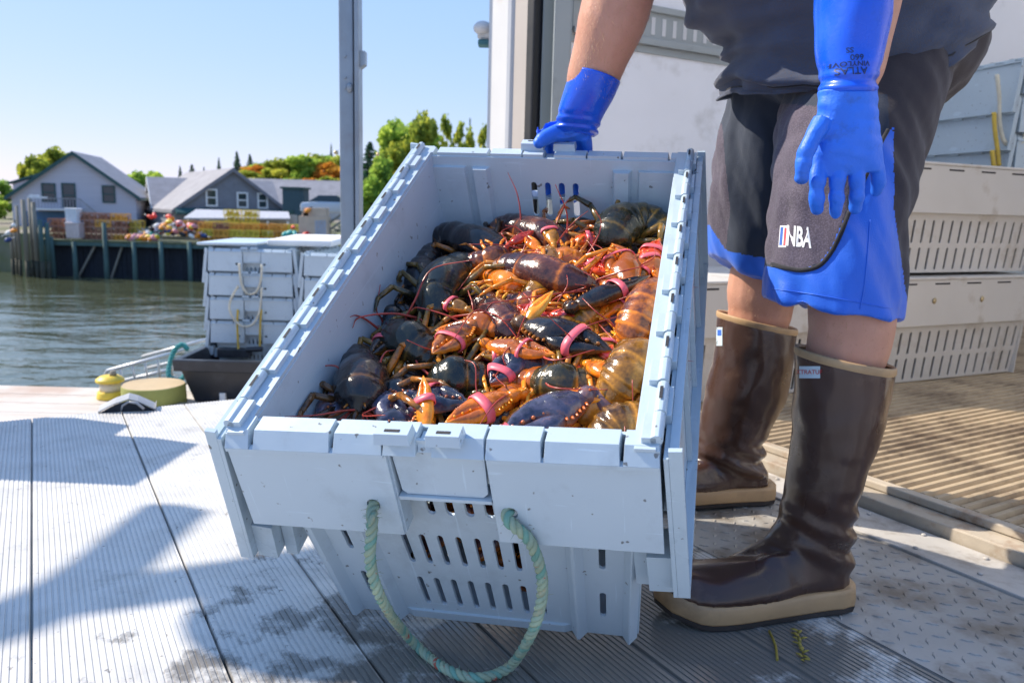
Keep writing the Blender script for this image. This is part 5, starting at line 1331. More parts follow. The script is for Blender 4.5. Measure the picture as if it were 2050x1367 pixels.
LB = [
 dict(spine=[(872, 520, -.165), (874, 488, -.14), (905, 472, -.125), (952, 488, -.118), (1000, 510, -.122), (1042, 524, -.14)], w=.036, pal='dark', tone=.0, label='black lobster lying against the far left corner of the crate', fan=False, claws=[dict(b=(1010, 495, -.14), t=(1060, 500, -.16), w=.04)]),
 dict(spine=[(905, 525, -.16), (868, 508, -.135), (845, 535, -.125), (838, 578, -.13), (838, 625, -.15)], w=.030, pal='dark', tone=.02, label='black lobster with its tail arched up along the left wall of the crate', fan=False),
 dict(spine=[(972, 600, -.15), (962, 556, -.125), (925, 536, -.105), (888, 560, -.095), (872, 605, -.095), (866, 662, -.115)], w=.037, pal='green', tone=.03, label='glossy olive black lobster curled in front of the left wall', fan=False, claws=[dict(b=(850, 640, -.13), t=(800, 690, -.13), w=.04)]),
 dict(spine=[(990, 500, -.15), (998, 462, -.13), (1030, 452, -.118), (1075, 467, -.108), (1118, 484, -.105), (1152, 497, -.11)], w=.031, pal='brown', tone=.05, label='purple brown lobster stretched below the slots in the far wall', fan=False,
      claws=[dict(b=(1150, 484, -.10), t=(1216, 470, -.095), w=.030, p='red', tone=.55, band=(.45,), bw=.008)], ant=[[(1135, 430, -.06), (1112, 370, .02)], [(1200, 520, -.09), (1240, 540, -.1)]]),
 dict(spine=[(1330, 510, -.14), (1322, 468, -.115), (1290, 442, -.098), (1250, 450, -.095), (1224, 478, -.10), (1212, 505, -.12)], w=.042, pal='green', tone=.10, label='big olive lobster humped in the far right corner of the crate', fan=False, ant=None,
      claws=[dict(b=(1262, 572, -.08), t=(1226, 488, -.078), w=.052, p='orange', tone=.0, band=(.62,), bw=.006, r=.2)]),
 dict(spine=[(985, 572, -.13), (994, 545, -.11), (1030, 533, -.09), (1080, 545, -.08), (1140, 562, -.078), (1215, 576, -.09)], w=.031, pal='brown', tone=.12, label='purple brown lobster with orange legs lying across the middle of the heap', fan=False, legtone=.95,
      claws=[dict(b=(1152, 612, -.07), t=(1302, 552, -.066), w=.044, p='dark', tone=.16, band=(.56,), r=.25), dict(b=(1112, 520, -.105), t=(1232, 548, -.09), w=.040, p='red', tone=.4, band=(.62,))], ant=[[(1100, 590, -.06), (960, 610, -.07)], [(1240, 545, -.06), (1300, 530, -.05)]]),
 dict(spine=[(925, 565, -.14), (950, 588, -.12), (985, 622, -.105), (1018, 655, -.095), (1056, 690, -.10)], w=.031, pal='brown', tone=.05, label='purple lobster pointing down right in the centre of the heap',  fan=False, legtone=.8,
      claws=[dict(b=(1052, 652, -.075), t=(1226, 702, -.065), w=.060, p='dark', tone=.13, band=(.62,), bw=.012, f=-1), dict(b=(1046, 650, -.075), t=(1108, 582, -.05), w=.024, p='orange', tone=.6)], ant=[[(960, 620, -.06), (900, 690, -.05)], [(1100, 720, -.06), (1190, 700, -.05)]]),
 dict(spine=[(1232, 800, -.11), (1195, 775, -.098), (1150, 770, -.088), (1105, 766, -.086), (1058, 757, -.095)], w=.030, pal='green', tone=.30, label='mottled yellow brown lobster stretched under a long red feeler', fan=False, legtone=.9,
      claws=[dict(b=(1050, 705, -.085), t=(982, 768, -.08), w=.048, p='blue', tone=.1, band=(.72,), f=-1), dict(b=(1022, 795, -.075), t=(890, 846, -.062), w=.042, p='orange', tone=.2, band=(.45,), bw=.012)], ant=[[(1110, 776, -.055), (1220, 780, -.05)], [(1000, 800, -.06), (960, 850, -.05)]]),
 dict(spine=[(1212, 806, -.085), (1236, 772, -.060), (1260, 742, -.050), (1292, 726, -.068), (1330, 722, -.125)], w=.036, pal='gold', tone=.26, label='golden lobster with its broad tail fan turned towards the near right corner', legs=False, claws=[dict(b=(1205, 720, -.09), t=(1235, 790, -.1), w=.03)], ant=[[(1200, 700, -.08), (1180, 690, -.08)], [(1240, 690, -.08), (1200, 650, -.08)]], eyes=False),
 dict(spine=[(1258, 694, -.105), (1268, 658, -.078), (1290, 620, -.070), (1322, 592, -.085), (1350, 578, -.13)], w=.034, pal='brown', tone=.40, label='red orange lobster wedged along the right wall behind the golden one', legs=False, ant=None,  claws=[dict(b=(1322, 545, -.085), t=(1296, 500, -.075), w=.032, p='orange', tone=.0, band=(.6,))]),
 dict(spine=[(1205, 905, -.075), (1225, 862, -.058), (1252, 850, -.056), (1282, 872, -.075), (1300, 900, -.1)], w=.034, pal='gold', tone=.15, label='golden lobster half hidden by the near rim at the right corner', legs=False, fan=False, ant=None,
      claws=[dict(b=(1168, 800, -.062), t=(1000, 872, -.05), w=.060, p='blue', tone=.22, band=(.93,))]),
 dict(spine=[(895, 745, -.14), (872, 722, -.118), (838, 697, -.10), (806, 677, -.10), (775, 652, -.12)], w=.034, pal='green', tone=.03, label='olive black lobster below the curled one at the left of the heap', fan=False,
      claws=[dict(b=(940, 655, -.085), t=(864, 708, -.072), w=.046, p='brown', tone=.35, band=(.55,), bw=.007), dict(b=(800, 655, -.11), t=(738, 714, -.09), w=.034, p='dark', tone=.3, band=(.5,), bw=.010)]),
 dict(spine=[(690, 690, -.16), (702, 715, -.125), (722, 745, -.10), (722, 785, -.082), (712, 832, -.085)], w=.038, pal='dark', tone=.10, label='dark lobster facing the near rim in the left corner of the heap', fan=False, ant=[[(680, 738, -.07), (622, 735, -.06)], [(765, 715, -.07), (790, 700, -.08)]],
      claws=[dict(b=(762, 790, -.09), t=(800, 850, -.08), w=.042, p='blue', tone=.2), dict(b=(682, 790, -.1), t=(640, 840, -.09), w=.042, p='blue', tone=.3)]),
 dict(spine=[(1000, 785, -.125), (970, 765, -.108), (932, 757, -.096), (895, 762, -.096), (855, 778, -.11)], w=.034, pal='green', tone=.04, label='dark lobster in the near middle behind an upright orange claw', fan=False,
      claws=[dict(b=(852, 862, -.07), t=(848, 752, -.045), w=.026, p='orange', tone=.35, band=(.52,), r=.5), dict(b=(828, 795, -.085), t=(938, 806, -.07), w=.046, p='blue', tone=.05, band=(.30,), bw=.012)]),
 dict(spine=[(1185, 735, -.13), (1140, 738, -.112), (1090, 735, -.10), (1040, 733, -.10), (1000, 718, -.12)], w=.029, pal='brown', tone=.02, label='dark purple lobster under the long orange claw', fan=False, legtone=.9,
      claws=[dict(b=(978, 690, -.08), t=(1112, 710, -.062), w=.036, p='orange', tone=.1, band=(.55,), bw=.005)]),
 dict(spine=[(1070, 478, -.16), (1100, 462, -.145), (1140, 460, -.14), (1180, 468, -.145), (1215, 482, -.16)], w=.027, pal='dark', tone=.02, label='small black lobster behind the far purple brown one', fan=False),
 dict(spine=[(1255, 600, -.14), (1235, 625, -.12), (1225, 660, -.115), (1230, 700, -.12)], w=.028, pal='brown', tone=.2, label='reddish lobster sunk between the big dark claw and the right wall', fan=False, legtone=1.0, claws=[dict(b=(1210, 640, -.1), t=(1175, 690, -.12), w=.03, p='red', tone=.5)]),
 dict(spine=[(850, 640, -.16), (812, 632, -.14), (780, 645, -.135), (752, 690, -.15)], w=.028, pal='dark', tone=.04, label='black lobster pressed into the left wall above a pink banded claw', fan=False),
 dict(spine=[(950, 590, -.16), (940, 630, -.14), (935, 670, -.13), (945, 715, -.14)], w=.030, pal='dark', tone=.05, label='black lobster sunk between the curled and the purple lobster', fan=False),
 dict(spine=[(900, 815, -.14), (945, 832, -.12), (990, 845, -.11), (1040, 840, -.12)], w=.031, pal='dark', tone=.06, label='dark lobster close behind the near rim under the orange claw', fan=False),
 dict(spine=[(850, 745, -.15), (818, 768, -.125), (795, 800, -.11), (785, 850, -.11)], w=.030, pal='dark', tone=.08, label='dark lobster left of the upright orange claw', fan=False, claws=[dict(b=(820, 830, -.09), t=(750, 862, -.07), w=.045, p='blue', tone=.12)]),
 dict(spine=[(1150, 850, -.12), (1140, 815, -.10), (1155, 785, -.10), (1180, 770, -.12)], w=.030, pal='brown', tone=.25, label='brown lobster under the spiny blue claw at the near rim', fan=False, legtone=1.0),
 dict(spine=[(1120, 640, -.14), (1150, 620, -.125), (1190, 610, -.12), (1240, 600, -.13)], w=.028, pal='brown', tone=.25, label='reddish brown lobster beneath the two crossed dark claws', fan=False, legtone=1.0),
 dict(spine=[(1090, 600, -.14), (1065, 610, -.12), (1030, 600, -.12), (1000, 590, -.13)], w=.027, pal='gold', tone=.3, label='yellowish lobster beneath the purple pair in the centre', fan=False, legtone=1.0),
 dict(spine=[(1180, 500, -.14), (1160, 515, -.12), (1120, 515, -.115), (1075, 505, -.12)], w=.027, pal='brown', tone=.3, label='orange brown lobster between the far purple one and the middle one', fan=False, legtone=1.0),
 dict(spine=[(1345, 560, -.14), (1322, 548, -.11), (1290, 540, -.10), (1255, 545, -.11), (1225, 560, -.13)], w=.028, pal='brown', tone=.40, label='red orange lobster under the upright orange claw at the right wall', fan=False, legtone=1.0, ant=None, claws=[dict(b=(1290, 530, -.085), t=(1330, 480, -.08), w=.034, p='red', tone=.5, band=(.55,)), dict(b=(1240, 590, -.09), t=(1200, 640, -.085), w=.030, p='orange', tone=.3)]),
 dict(spine=[(1235, 740, -.12), (1210, 722, -.10), (1180, 712, -.098), (1150, 712, -.11)], w=.024, pal='gold', tone=.45, label='small orange lobster between the big dark claw and the golden tail', fan=False, legtone=1.1, claws=[dict(b=(1180, 730, -.075), t=(1240, 755, -.06), w=.028, p='orange', tone=.3), dict(b=(1200, 725, -.085), t=(1228, 690, -.07), w=.024, p='red', tone=.5, band=(.5,))]),
 dict(spine=[(960, 560, -.12), (985, 552, -.10), (1015, 566, -.085), (1050, 585, -.09)], w=.018, pal='orange', tone=.2, label='little orange lobster at the tail of the middle one', fan=False, legtone=1.2),
 dict(spine=[(1120, 800, -.10), (1150, 808, -.085), (1185, 822, -.085), (1215, 845, -.10)], w=.026, pal='gold', tone=.35, label='orange brown lobster behind the spiny blue claw', fan=False, legtone=1.1, claws=[dict(b=(1150, 790, -.07), t=(1205, 800, -.06), w=.03, p='orange', tone=.25)]),
 dict(spine=[(1010, 690, -.12), (1045, 700, -.10), (1085, 705, -.10), (1120, 700, -.11)], w=.022, pal='brown', tone=.45, label='rusty lobster squeezed under the long orange claw', fan=False, legtone=1.1),
 dict(spine=[(1060, 505, -.12), (1095, 515, -.098), (1135, 522, -.095), (1180, 525, -.10)], w=.024, pal='brown', tone=.5, label='bright rusty lobster right behind the middle purple brown one', fan=False, legtone=1.1),
]
for i, k in enumerate(LB): lobster(seed=i + 1, **k)
# smaller ones wedged between the big ones
rq = random.Random(17)
for i in range(16):
    x_ = 960 + 330 * ((i * 7) % 16 + .5) / 16 + rq.uniform(-12, 12); y_ = 500 + 320 * (i + .5) / 16 + rq.uniform(-14, 14); a_ = rq.uniform(0, 6.28); c_, s_ = math.cos(a_), math.sin(a_) * .75
    q = lambda f, g_=0.0: (x_ + 62 * f * c_ - 62 * g_ * s_, y_ + 62 * f * s_ + 62 * g_ * c_)
    pl_ = ['brown', 'gold', 'orange', 'gold', 'orange'][i % 5]
    lobster(spine=[(*q(-.9), -.112), (*q(-.5), -.098), (*q(0), -.092), (*q(.5), -.094), (*q(.85), -.10)], w=.021, pal=pl_, tone=.25 if pl_ != 'orange' else 0, fan=False, legtone=1.1, seed=200 + i,
            label='small rusty lobster wedged between the bigger ones in the crate', group='small lobsters wedged in the heap',
            claws=[dict(b=(*q(.95, .35), -.088), t=(*q(1.95, .45), -.082), w=.026, p=['orange', 'gold', 'red'][i % 3], tone=.3, band=(.55,), bw=.007), dict(b=(*q(.95, -.35), -.09), t=(*q(1.75, -.6), -.085), w=.022, p=['red', 'orange', 'brown'][i % 3], tone=.35)])
# the layers below
def PLC(a, b_, z): return CRL(a, b_, z)
base_l = None
for lay, (z, cnt) in enumerate(((-.195, 14), (-.285, 12), (-.365, 10))):
    for i in range(cnt):
        nx_ = 3; a = -.09 + .09 * (i % nx_) + rl.uniform(-.02, .02); b_ = .17 + .46 * ((i // nx_) + .5) / math.ceil(cnt / nx_) + rl.uniform(-.02, .02)
        if base_l is None:
            base_l = lobster([V((-.085, 0, -.012)), V((-.05, 0, .0)), V((0, 0, .004)), V((.05, 0, .0)), V((.085, 0, -.004))], .032, 'dark', 'dark lobster buried under the others in the tipped crate', claws=[dict(b=(.06, .05, .0), t=(.15, .045, 0), w=.05, p='brown', tone=.15), dict(b=(.06, -.05, .0), t=(.15, -.04, 0), w=.045, p='brown', tone=.2)], tone=.12, pos=lambda *p: V(p), up=V((0, 0, 1)), seed=77, group='lobsters buried in the tipped crate', ant=None)
            o = base_l
        else:
            o = base_l.copy(); COL.objects.link(o)
        o.matrix_world = Matrix.Translation(CRL(a * (1 + z), b_, z)) @ CM.to_3x3().to_4x4() @ Matrix.Rotation(rl.uniform(0, 6.28), 4, 'Z') @ Matrix.Rotation(rl.uniform(-.3, .3), 4, 'X')
# ================================================================== THE MAN
def skin_mat():
    m, nt, b = newmat('skin')
    c = ramp(nt, nz(nt, 12, 5, .6), [(.3, (.50, .235, .155)), (.7, (.62, .32, .22))])
    f = ramp(nt, nz(nt, 160, 2), [(.62, g3(0)), (.75, g3(.35))]); c = mixc(nt, f, c, (.36, .15, .09))
    nt.links.new(c, b.inputs['Base Color']); b.inputs['Roughness'].default_value = .48
    b.inputs['Subsurface Weight'].default_value = .12; b.inputs['Subsurface Radius'].default_value = (.012, .005, .003)
    bump(nt, b, nz(nt, 220, 4, .6), .3, .0012); return m
M_SKIN = skin_mat()
def cloth(name, col, var=.12, fleck=None, bs=.35, rough=.85):
    m, nt, b = newmat(name)
    c = ramp(nt, nz(nt, 7, 4), [(.3, tuple(x * (1 - var) for x in col)), (.7, tuple(x * (1 + var) for x in col))])
    if fleck: f = ramp(nt, nz(nt, 420, 2, .6), [(.45, g3(0)), (.62, g3(.85))]); c = mixc(nt, f, c, fleck)
    nt.links.new(c, b.inputs['Base Color']); b.inputs['Roughness'].default_value = rough
    b.inputs['Sheen Weight'].default_value = .15
    h = math_n(nt, 'ADD', nz(nt, 600, 2), math_n(nt, 'MULTIPLY', nz(nt, 22, 3), 2.5)); bump(nt, b, h, bs, .002); return m
M_SHIRT = cloth('navy_cotton', (.046, .064, .112), .15, (.065, .062, .08))
M_SH = [cloth('navy_mesh', (.018, .028, .052), .15), cloth('heather_panel', (.058, .045, .068), .15, (.11, .09, .125)), cloth('bright_blue_satin', (.008, .12, .66), .1, None, .3, .5), cloth('black_piping', (.008, .008, .012)), cloth('dark_twill', (.028, .022, .028), .15)]
M_GLOVE = simple('blue_glove_grip', (.020, .165, .80), .5, 0, .10, 12, .55, 240, .0014, dirt=(.022, .10, .42), dirt_scale=22, dirt_at=(.54, .72))
M_CUFF = simple('blue_glove_cuff', (.006, .10, .74), .28, 0, .10, 12, .35, 34, .003, coat=.15, dirt=(.01, .08, .45), dirt_scale=16, dirt_at=(.56, .74))
man = thing('person', 'person in navy tee, black and blue shorts, brown boots, holding the crate by blue gloves', 'person', (.53, 1.42, 0), world=True)
# body: one surface
mb = MB()
def limb(pts, rad, n=16, k=4):
    N_ = (len(pts) - 1) * k; q = spline(pts, N_); mb.tube(q, [smo([(i / (len(rad) - 1), r_) for i, r_ in enumerate(rad)], j / N_) for j in range(N_ + 1)], n)
kn, an = AT(1705, 596, 1.205), V((.463, 1.2, .10)); hp = V((.575, 1.36, .86))
limb([hp, (hp + kn) / 2 + V((-.02, 0, .02)), kn, AT(1698, 690, 1.2), (kn + an) / 2, an, V((.40, 1.18, .06)), V((.34, 1.165, .05))], [.085, .072, .064, .061, .042, .028, .022, .016])
kf, af = AT(1528, 560, 1.64), V((.448, 1.65, .10)); hf = V((.58, 1.56, .87))
limb([hf, (hf + kf) / 2 + V((0, 0, .02)), kf, AT(1520, 630, 1.65), (kf + af) / 2, af, V((.39, 1.63, .06)), V((.33, 1.615, .05))], [.09, .082, .070, .065, .042, .028, .022, .016])
limb([V((.64, 1.45, .84)), V((.56, 1.44, 1.0)), V((.44, 1.43, 1.2)), V((.33, 1.42, 1.36)), V((.28, 1.42, 1.44))], [.14, .13, .15, .13, .07], 20)
limb([V((.28, 1.42, 1.42)), V((.20, 1.41, 1.50)), V((.13, 1.40, 1.54))], [.06, .055, .06])
mb.ball(V((.10, 1.40, 1.57)), (.10, .078, .115), Matrix.Rotation(R(-35), 3, 'Y'), 20, 14)
mb.ball(V((.015, 1.40, 1.53)), (.022, .014, .02)); mb.ball(V((.03, 1.40, 1.50)), (.02, .022, .010)); mb.ball(V((.075, 1.40, 1.465)), (.045, .045, .03))
for s in (-1, 1): mb.ball(V((.11, 1.40 + s * .08, 1.555)), (.02, .01, .032))
limb([V((.36, 1.27, 1.36)), V((.44, 1.17, 1.22)), AT(1742, -120, 1.12), AT(1728, -20, 1.10), AT(1712, 120, 1.09), AT(1696, 210, 1.085)], [.075, .062, .056, .050, .040, .026])
limb([V((.35, 1.57, 1.36)), V((.30, 1.55, 1.22)), AT(1268, -110, 1.44), AT(1232, 20, 1.43), AT(1192, 140, 1.45), AT(1156, 245, 1.485)], [.075, .064, .062, .060, .048, .028])
body = mb.build('body', M_SKIN, man); remesh(body, .006, 6); bake(body)
for p in body.data.polygons: p.use_smooth = True
hb = MB(); hb.ball(V((.118, 1.40, 1.59)), (.10, .085, .11), Matrix.Rotation(R(-35), 3, 'Y'), 20, 14); hb.build('hair', simple('brown_hair', (.05, .03, .02), .6), man)
eb = MB()
for s in (-1, 1): eb.ball(V((.022, 1.40 + s * .032, 1.555)), .011)
eb.build('eyes', simple('eye', (.5, .5, .5), .2), man)

def ringFB(F, B, Y, ry, n=36, sq=1.0, Yb=None):
    a, b_ = AT(F[0], F[1], Y), AT(B[0], B[1], Yb or Y); c = (a + b_) / 2; h = (b_ - a) / 2; out = []
    for j in range(n):
        t = 2 * math.pi * j / n; ca, sa = math.cos(t), math.sin(t)
        out.append(c + h * (math.copysign(abs(ca) ** sq, ca)) + V((0, 1, 0)) * (ry * math.copysign(abs(sa) ** sq, sa)))
    return out
def resample(rings, m):
    cols = list(zip(*rings)); cols = [spline(c, m) for c in cols]; return [list(r_) for r_ in zip(*cols)]
# boots
M_BOOT = simple('brown_rubber', (.060, .029, .020), .30, 0, .25, 5, .25, 16, .004, coat=.3, spec=.4, dirt=(.12, .07, .05), dirt_scale=9, dirt_at=(.55, .7))
M_TAN = simple('tan_rubber', (.46, .29, .145), .5, 0, .12, 8, .15, 40, .001, dirt=(.30, .19, .10), dirt_scale=9, dirt_at=(.52, .68)); M_SOLE = simple('dark_outsole', (.045, .036, .032), .7)
def boot(name, label, rings, outline, lab, wr=1.0, seed=0):
    mb = MB(); rr = resample(rings, 64); n = len(rr[0])
    for i, r_ in enumerate(rr):
        c = sum(r_, V()) / n; f = i / 64
        for j in range(n):
            d = (r_[j] - c); L_ = d.length or 1
            wv = .0042 * noise.noise(r_[j] * 13 + V((len(name) + rings[0][0].y * 9, 0, 0))) + .0022 * noise.noise(r_[j] * 42)
            w2 = 0
            if .30 < f < .62: w2 = .0066 * wr * math.sin((r_[j].z * 1.0 + .35 * (r_[j].x)) * 150 + 2 * noise.noise(r_[j] * 9)) * math.sin((f - .30) / .32 * math.pi) * (.4 + .6 * max(0, d.x / L_))
            if f > .6: wv *= max(.25, 1 - (f - .6) * 5)
            r_[j] = r_[j] + d / L_ * (wv + w2)
    mb.loft(rr, 0, True)
    # the vamp: a low dome over the front of the sole
    def dome(k, z0, hk):
        cx = sum(p[0] for p in outline) / len(outline); cy_ = sum(p[1] for p in outline) / len(outline); x_lo = min(p[0] for p in outline); x_hi = max(p[0] for p in outline); out = []
        for x, y, lift in outline:
            v = V((x, y, 0)); d = (V((x - cx, y - cy_, 0))); d = d.normalized(); f = min(1, max(0, (x - x_lo) / (.62 * (x_hi - x_lo))))
            v -= d * min(k + .016 * smo([(0, 0), (.55, 0), (.8, 1), (1, 1)], (x - x_lo) / (x_hi - x_lo)), (V((x - cx, y - cy_, 0))).length * .9); out.append(V((v.x, v.y, .036 + lift + z0 * (.45 + .75 * f ** 1.2) + .0015 * noise.noise(v * 60))))
        return out
    mb.loft([dome(-.003, .0, 0), dome(-.002, .014, 0), dome(.006, .028, 0), dome(.014, .040, 0), dome(.024, .048, 0), dome(.034, .053, 0)], 0, True); b_ = mb.build('boot', M_BOOT, man); remesh(b_, .0040, 8, .6); bake(b_)
    for p in b_.data.polygons: p.use_smooth = True
    # tan collar
    mb = MB(); t0, t1 = rr[0], rr[3]; c0 = sum(t0, V()) / n; c1 = sum(t1, V()) / n
    q = [[c0 + (p - c0) * .96 + V((0, 0, .002)) for p in t0], [c0 + (p - c0) * 1.0 + V((0, 0, .006)) for p in t0], [c0 + (p - c0) * 1.015 + V((0, 0, .003)) for p in t0], [c0 + (p - c0) * 1.016 - V((0, 0, .004)) for p in t0], [c0 + (p - c0) * 1.0 - V((0, 0, .0070)) for p in t0]]
    mb.loft(q, 0, True, (False, False)); mb.build('collar', M_TAN, b_, loc=man.location)
    # foxing band and outsole: outline = list of (x, y, z lift)
    def ol(k, dz, z):
        cx = sum(p[0] for p in outline) / len(outline); cy_ = sum(p[1] for p in outline) / len(outline)
        return [V((x, y, 0)) + (V((x - cx, y - cy_, 0)).normalized() * k) + V((0, 0, z + lift)) for x, y, lift in outline]
    mb = MB(); mb.loft([ol(.003, 0, .011), ol(.0035, 0, .0135), ol(.0045, 0, .022), ol(.0035, 0, .034), ol(.0005, 0, .0385), ol(-.007, 0, .0395)], 0, True); mb.build('foxing_band', M_TAN, b_, loc=man.location)
    mb = MB(); mb.loft([ol(.0, 0, .0015), ol(.002, 0, .003), ol(.004, 0, .0105), ol(.0, 0, .0108)], 0, False); mb.build('outsole', M_SOLE, b_, loc=man.location)
    return b_, rr
def outline_of(cl, widths, lifts, n=44):
    """cl: centre line heel to toe (x, y); one closed outline"""
    c = spline([V((x, y, 0)) for x, y in cl], 20); up_, dn_ = [], []
    for i, p in enumerate(c):
        t = (c[min(i + 1, 20)] - c[max(i - 1, 0)]).normalized(); s = V((-t.y, t.x, 0)); f = i / 20
        w = smo(widths, f); l = smo(lifts, f); up_.append((*(p + s * w).xy, l)); dn_.append((*(p - s * w).xy, l))
    return up_ + dn_[::-1]
near_rings = [ringFB((1596, 702), (1782, 738), 1.2, .072), ringFB((1592, 790), (1774, 800), 1.2, .070), ringFB((1586, 880), (1757, 870), 1.2, .066), ringFB((1578, 950), (1732, 935), 1.2, .060), ringFB((1566, 1010), (1712, 1000), 1.2, .054),
    ringFB((1545, 1062), (1706, 1080), 1.2, .050), ringFB((1505, 1092), (1702, 1158), 1.195, .041), ringFB((1462, 1114), (1660, 1200), 1.187, .041), ringFB((1425, 1134), (1560, 1226), 1.17, .044), ringFB((1390, 1152), (1470, 1240), 1.16, .050), ringFB((1358, 1168), (1400, 1235), 1.155, .043), ringFB((1338, 1185), (1352, 1222), 1.155, .026)]
near_out = outline_of([(.552, 1.203), (.50, 1.198), (.42, 1.172), (.34, 1.150), (.28, 1.148), (.232, 1.152)], [(0, .012), (.05, .038), (.15, .047), (.45, .045), (.72, .054), (.9, .042), (.97, .024), (1, .008)], [(0, 0), (.7, .0), (1, .016)])
bt, rrn = boot('boot', '', near_rings, near_out, 'near')
far_rings = [ringFB((1437, 628), (1592, 662), 1.65, .080), ringFB((1430, 700), (1585, 725), 1.65, .077), ringFB((1414, 780), (1572, 795), 1.65, .074), ringFB((1400, 850), (1540, 858), 1.65, .066), ringFB((1388, 900), (1526, 895), 1.65, .060),
    ringFB((1370, 925), (1528, 940), 1.65, .056), ringFB((1335, 935), (1526, 968), 1.65, .045), ringFB((1300, 945), (1480, 990), 1.64, .045), ringFB((1260, 955), (1370, 1005), 1.62, .052), ringFB((1235, 965), (1280, 1008), 1.61, .044), ringFB((1222, 980), (1235, 1002), 1.61, .026)]
far_out = outline_of([(.575, 1.668), (.52, 1.662), (.44, 1.64), (.35, 1.615), (.28, 1.61), (.235, 1.61)], [(0, .012), (.05, .042), (.15, .052), (.45, .050), (.72, .056), (.9, .044), (.97, .024), (1, .008)], [(0, 0), (1, .008)])
bf, rrf = boot('boot', '', far_rings, far_out, 'far', 1.6, 5)
# boot labels
def decal(o, mbd, name, mats, par=None):
    return mbd.build(name, mats, par or o, loc=man.location)
def project_y(bv, x, z, y0=.2, off=.0009):
    h = bv.ray_cast(V((x, y0, z)), V((0, 1, 0)))
    return (h[0] - V((0, off, 0))) if h[0] else V((x, 1.2, z))
def pick(bv, px, py, off=.0009):
    d = ray(px, py).normalized(); h = bv.ray_cast(CAM, d)
    return (h[0] - d * off) if h[0] else None
def patch(bv, px0, px1, py0, py1, Y, nx_=10, ny_=4, mbp=None, m=0, off=.0009, skew=0.0):
    mbp = mbp or MB(); ids = {}
    for j in range(ny_ + 1):
        for i in range(nx_ + 1):
            u, v = i / nx_, j / ny_; p = pick(bv, px0 + (px1 - px0) * u + skew * (.5 - v), py0 + (py1 - py0) * v, off)
            if p is not None: ids[i, j] = mbp.add(p)
    for j in range(ny_):
        for i in range(nx_):
            q = [(i, j), (i + 1, j), (i + 1, j + 1), (i, j + 1)]
            if all(k in ids for k in q): mbp.face([ids[k] for k in q], m, True)
    return mbp
M_LBL = simple('label_white', (.55, .66, .72), .5, 0, .05); M_LR = simple('label_red', (.55, .05, .05), .5); M_LB = simple('label_blue', (.03, .12, .5), .5)
bv = bvh_of(bt); mbl = patch(bv, 1600, 1642, 733, 757, 1.14)
text_mb('XTRATUF', 12, lambda u, v: pick(bv, 1620 + u, 745 - v, .0014) or AT(1620, 745, 1.13), 1, mbl); mbl.build('label', [M_LBL, M_LR], bt, loc=man.location)
bv = bvh_of(bf); mbl = patch(bv, 1434, 1446, 655, 692, 1.60, 4, 6); patch(bv, 1436, 1444, 660, 672, 1.60, 3, 3, mbl, 1, .0014); mbl.build('label', [M_LBL, M_LB], bf, loc=man.location)

# shorts
mb = MB()
def tubeFB(spec, m=20):
    mb.loft(resample([ringFB(*s) for s in spec], m), 0, True)
tubeFB([((1640, 60), (1930, 40), 1.40, .13), ((1590, 170), (1884, 160), 1.36, .14), ((1556, 280), (1842, 290), 1.31, .13), ((1546, 400), (1806, 400), 1.26, .12), ((1542, 500), (1791, 500), 1.235, .112), ((1538, 560), (1790, 570), 1.225, .108), ((1536, 598), (1793, 637), 1.22, .106)])
tubeFB([((1490, 80), (1760, 60), 1.52, .13), ((1462, 190), (1720, 190), 1.55, .13), ((1434, 300), (1660, 310), 1.58, .125), ((1420, 410), (1630, 430), 1.61, .115), ((1419, 470), (1622, 530), 1.63, .11), ((1422, 508), (1618, 618), 1.64, .106)])
mb.ball(AT(1720, 90, 1.45), (.20, .20, .14), None, 24, 16)
sh = mb.build('shorts', M_SH, man); remesh(sh, .0036, 8); bake(sh)
def inpoly(x, z, P):
    c = False
    for (a, b_), (d, e) in zip(P, P[1:] + P[:1]):
        if (b_ > z) != (e > z) and x < (d - a) * (z - b_) / (e - b_) + a: c = not c
    return c
def pp(pts, Y): return pts
def topx(p): v = p - CAM; d = v.dot(c_f); return 1025 + FPX * v.dot(c_r) / d, 683.5 - FPX * v.dot(c_u) / d
# folds
NRM = [v.normal.copy() for v in sh.data.vertices]
for v, nrm_ in zip(sh.data.vertices, NRM):
    p = v.co + man.location; k = max(0, min(1, (.86 - p.z) / .2))
    f = .006 * noise.noise(V((p.x * 16, p.y * 16, p.z * 3.2))) + .004 * noise.noise(V((p.x * 32 + p.z * 18, p.y * 30, p.z * 12)))
    v.co += nrm_ * (f * (.9 + 1.2 * k) + .001)
YN, YF = 1.13, 1.53
gray = pp([(1536, 205), (1660, 215), (1700, 330), (1696, 420), (1680, 460), (1662, 500), (1640, 528), (1600, 540), (1546, 528), (1500, 528), (1500, 205)], YN)
pipe = pp([(1692, 420), (1702, 424), (1684, 470), (1664, 510), (1642, 538), (1610, 545), (1610, 539), (1638, 528), (1660, 498), (1678, 462)], YN)
blue = pp([(1700, 425), (1774, 262), (1788, 255), (1790, 420), (1830, 700), (1500, 700), (1500, 529), (1600, 541), (1640, 530)], YN)
fgray = pp([(1380, 220), (1446, 250), (1452, 330), (1462, 420), (1452, 505), (1380, 440)], YF)
fblue = pp([(1380, 440), (1420, 450), (1452, 500), (1500, 512), (1640, 530), (1640, 700), (1380, 700)], YF)
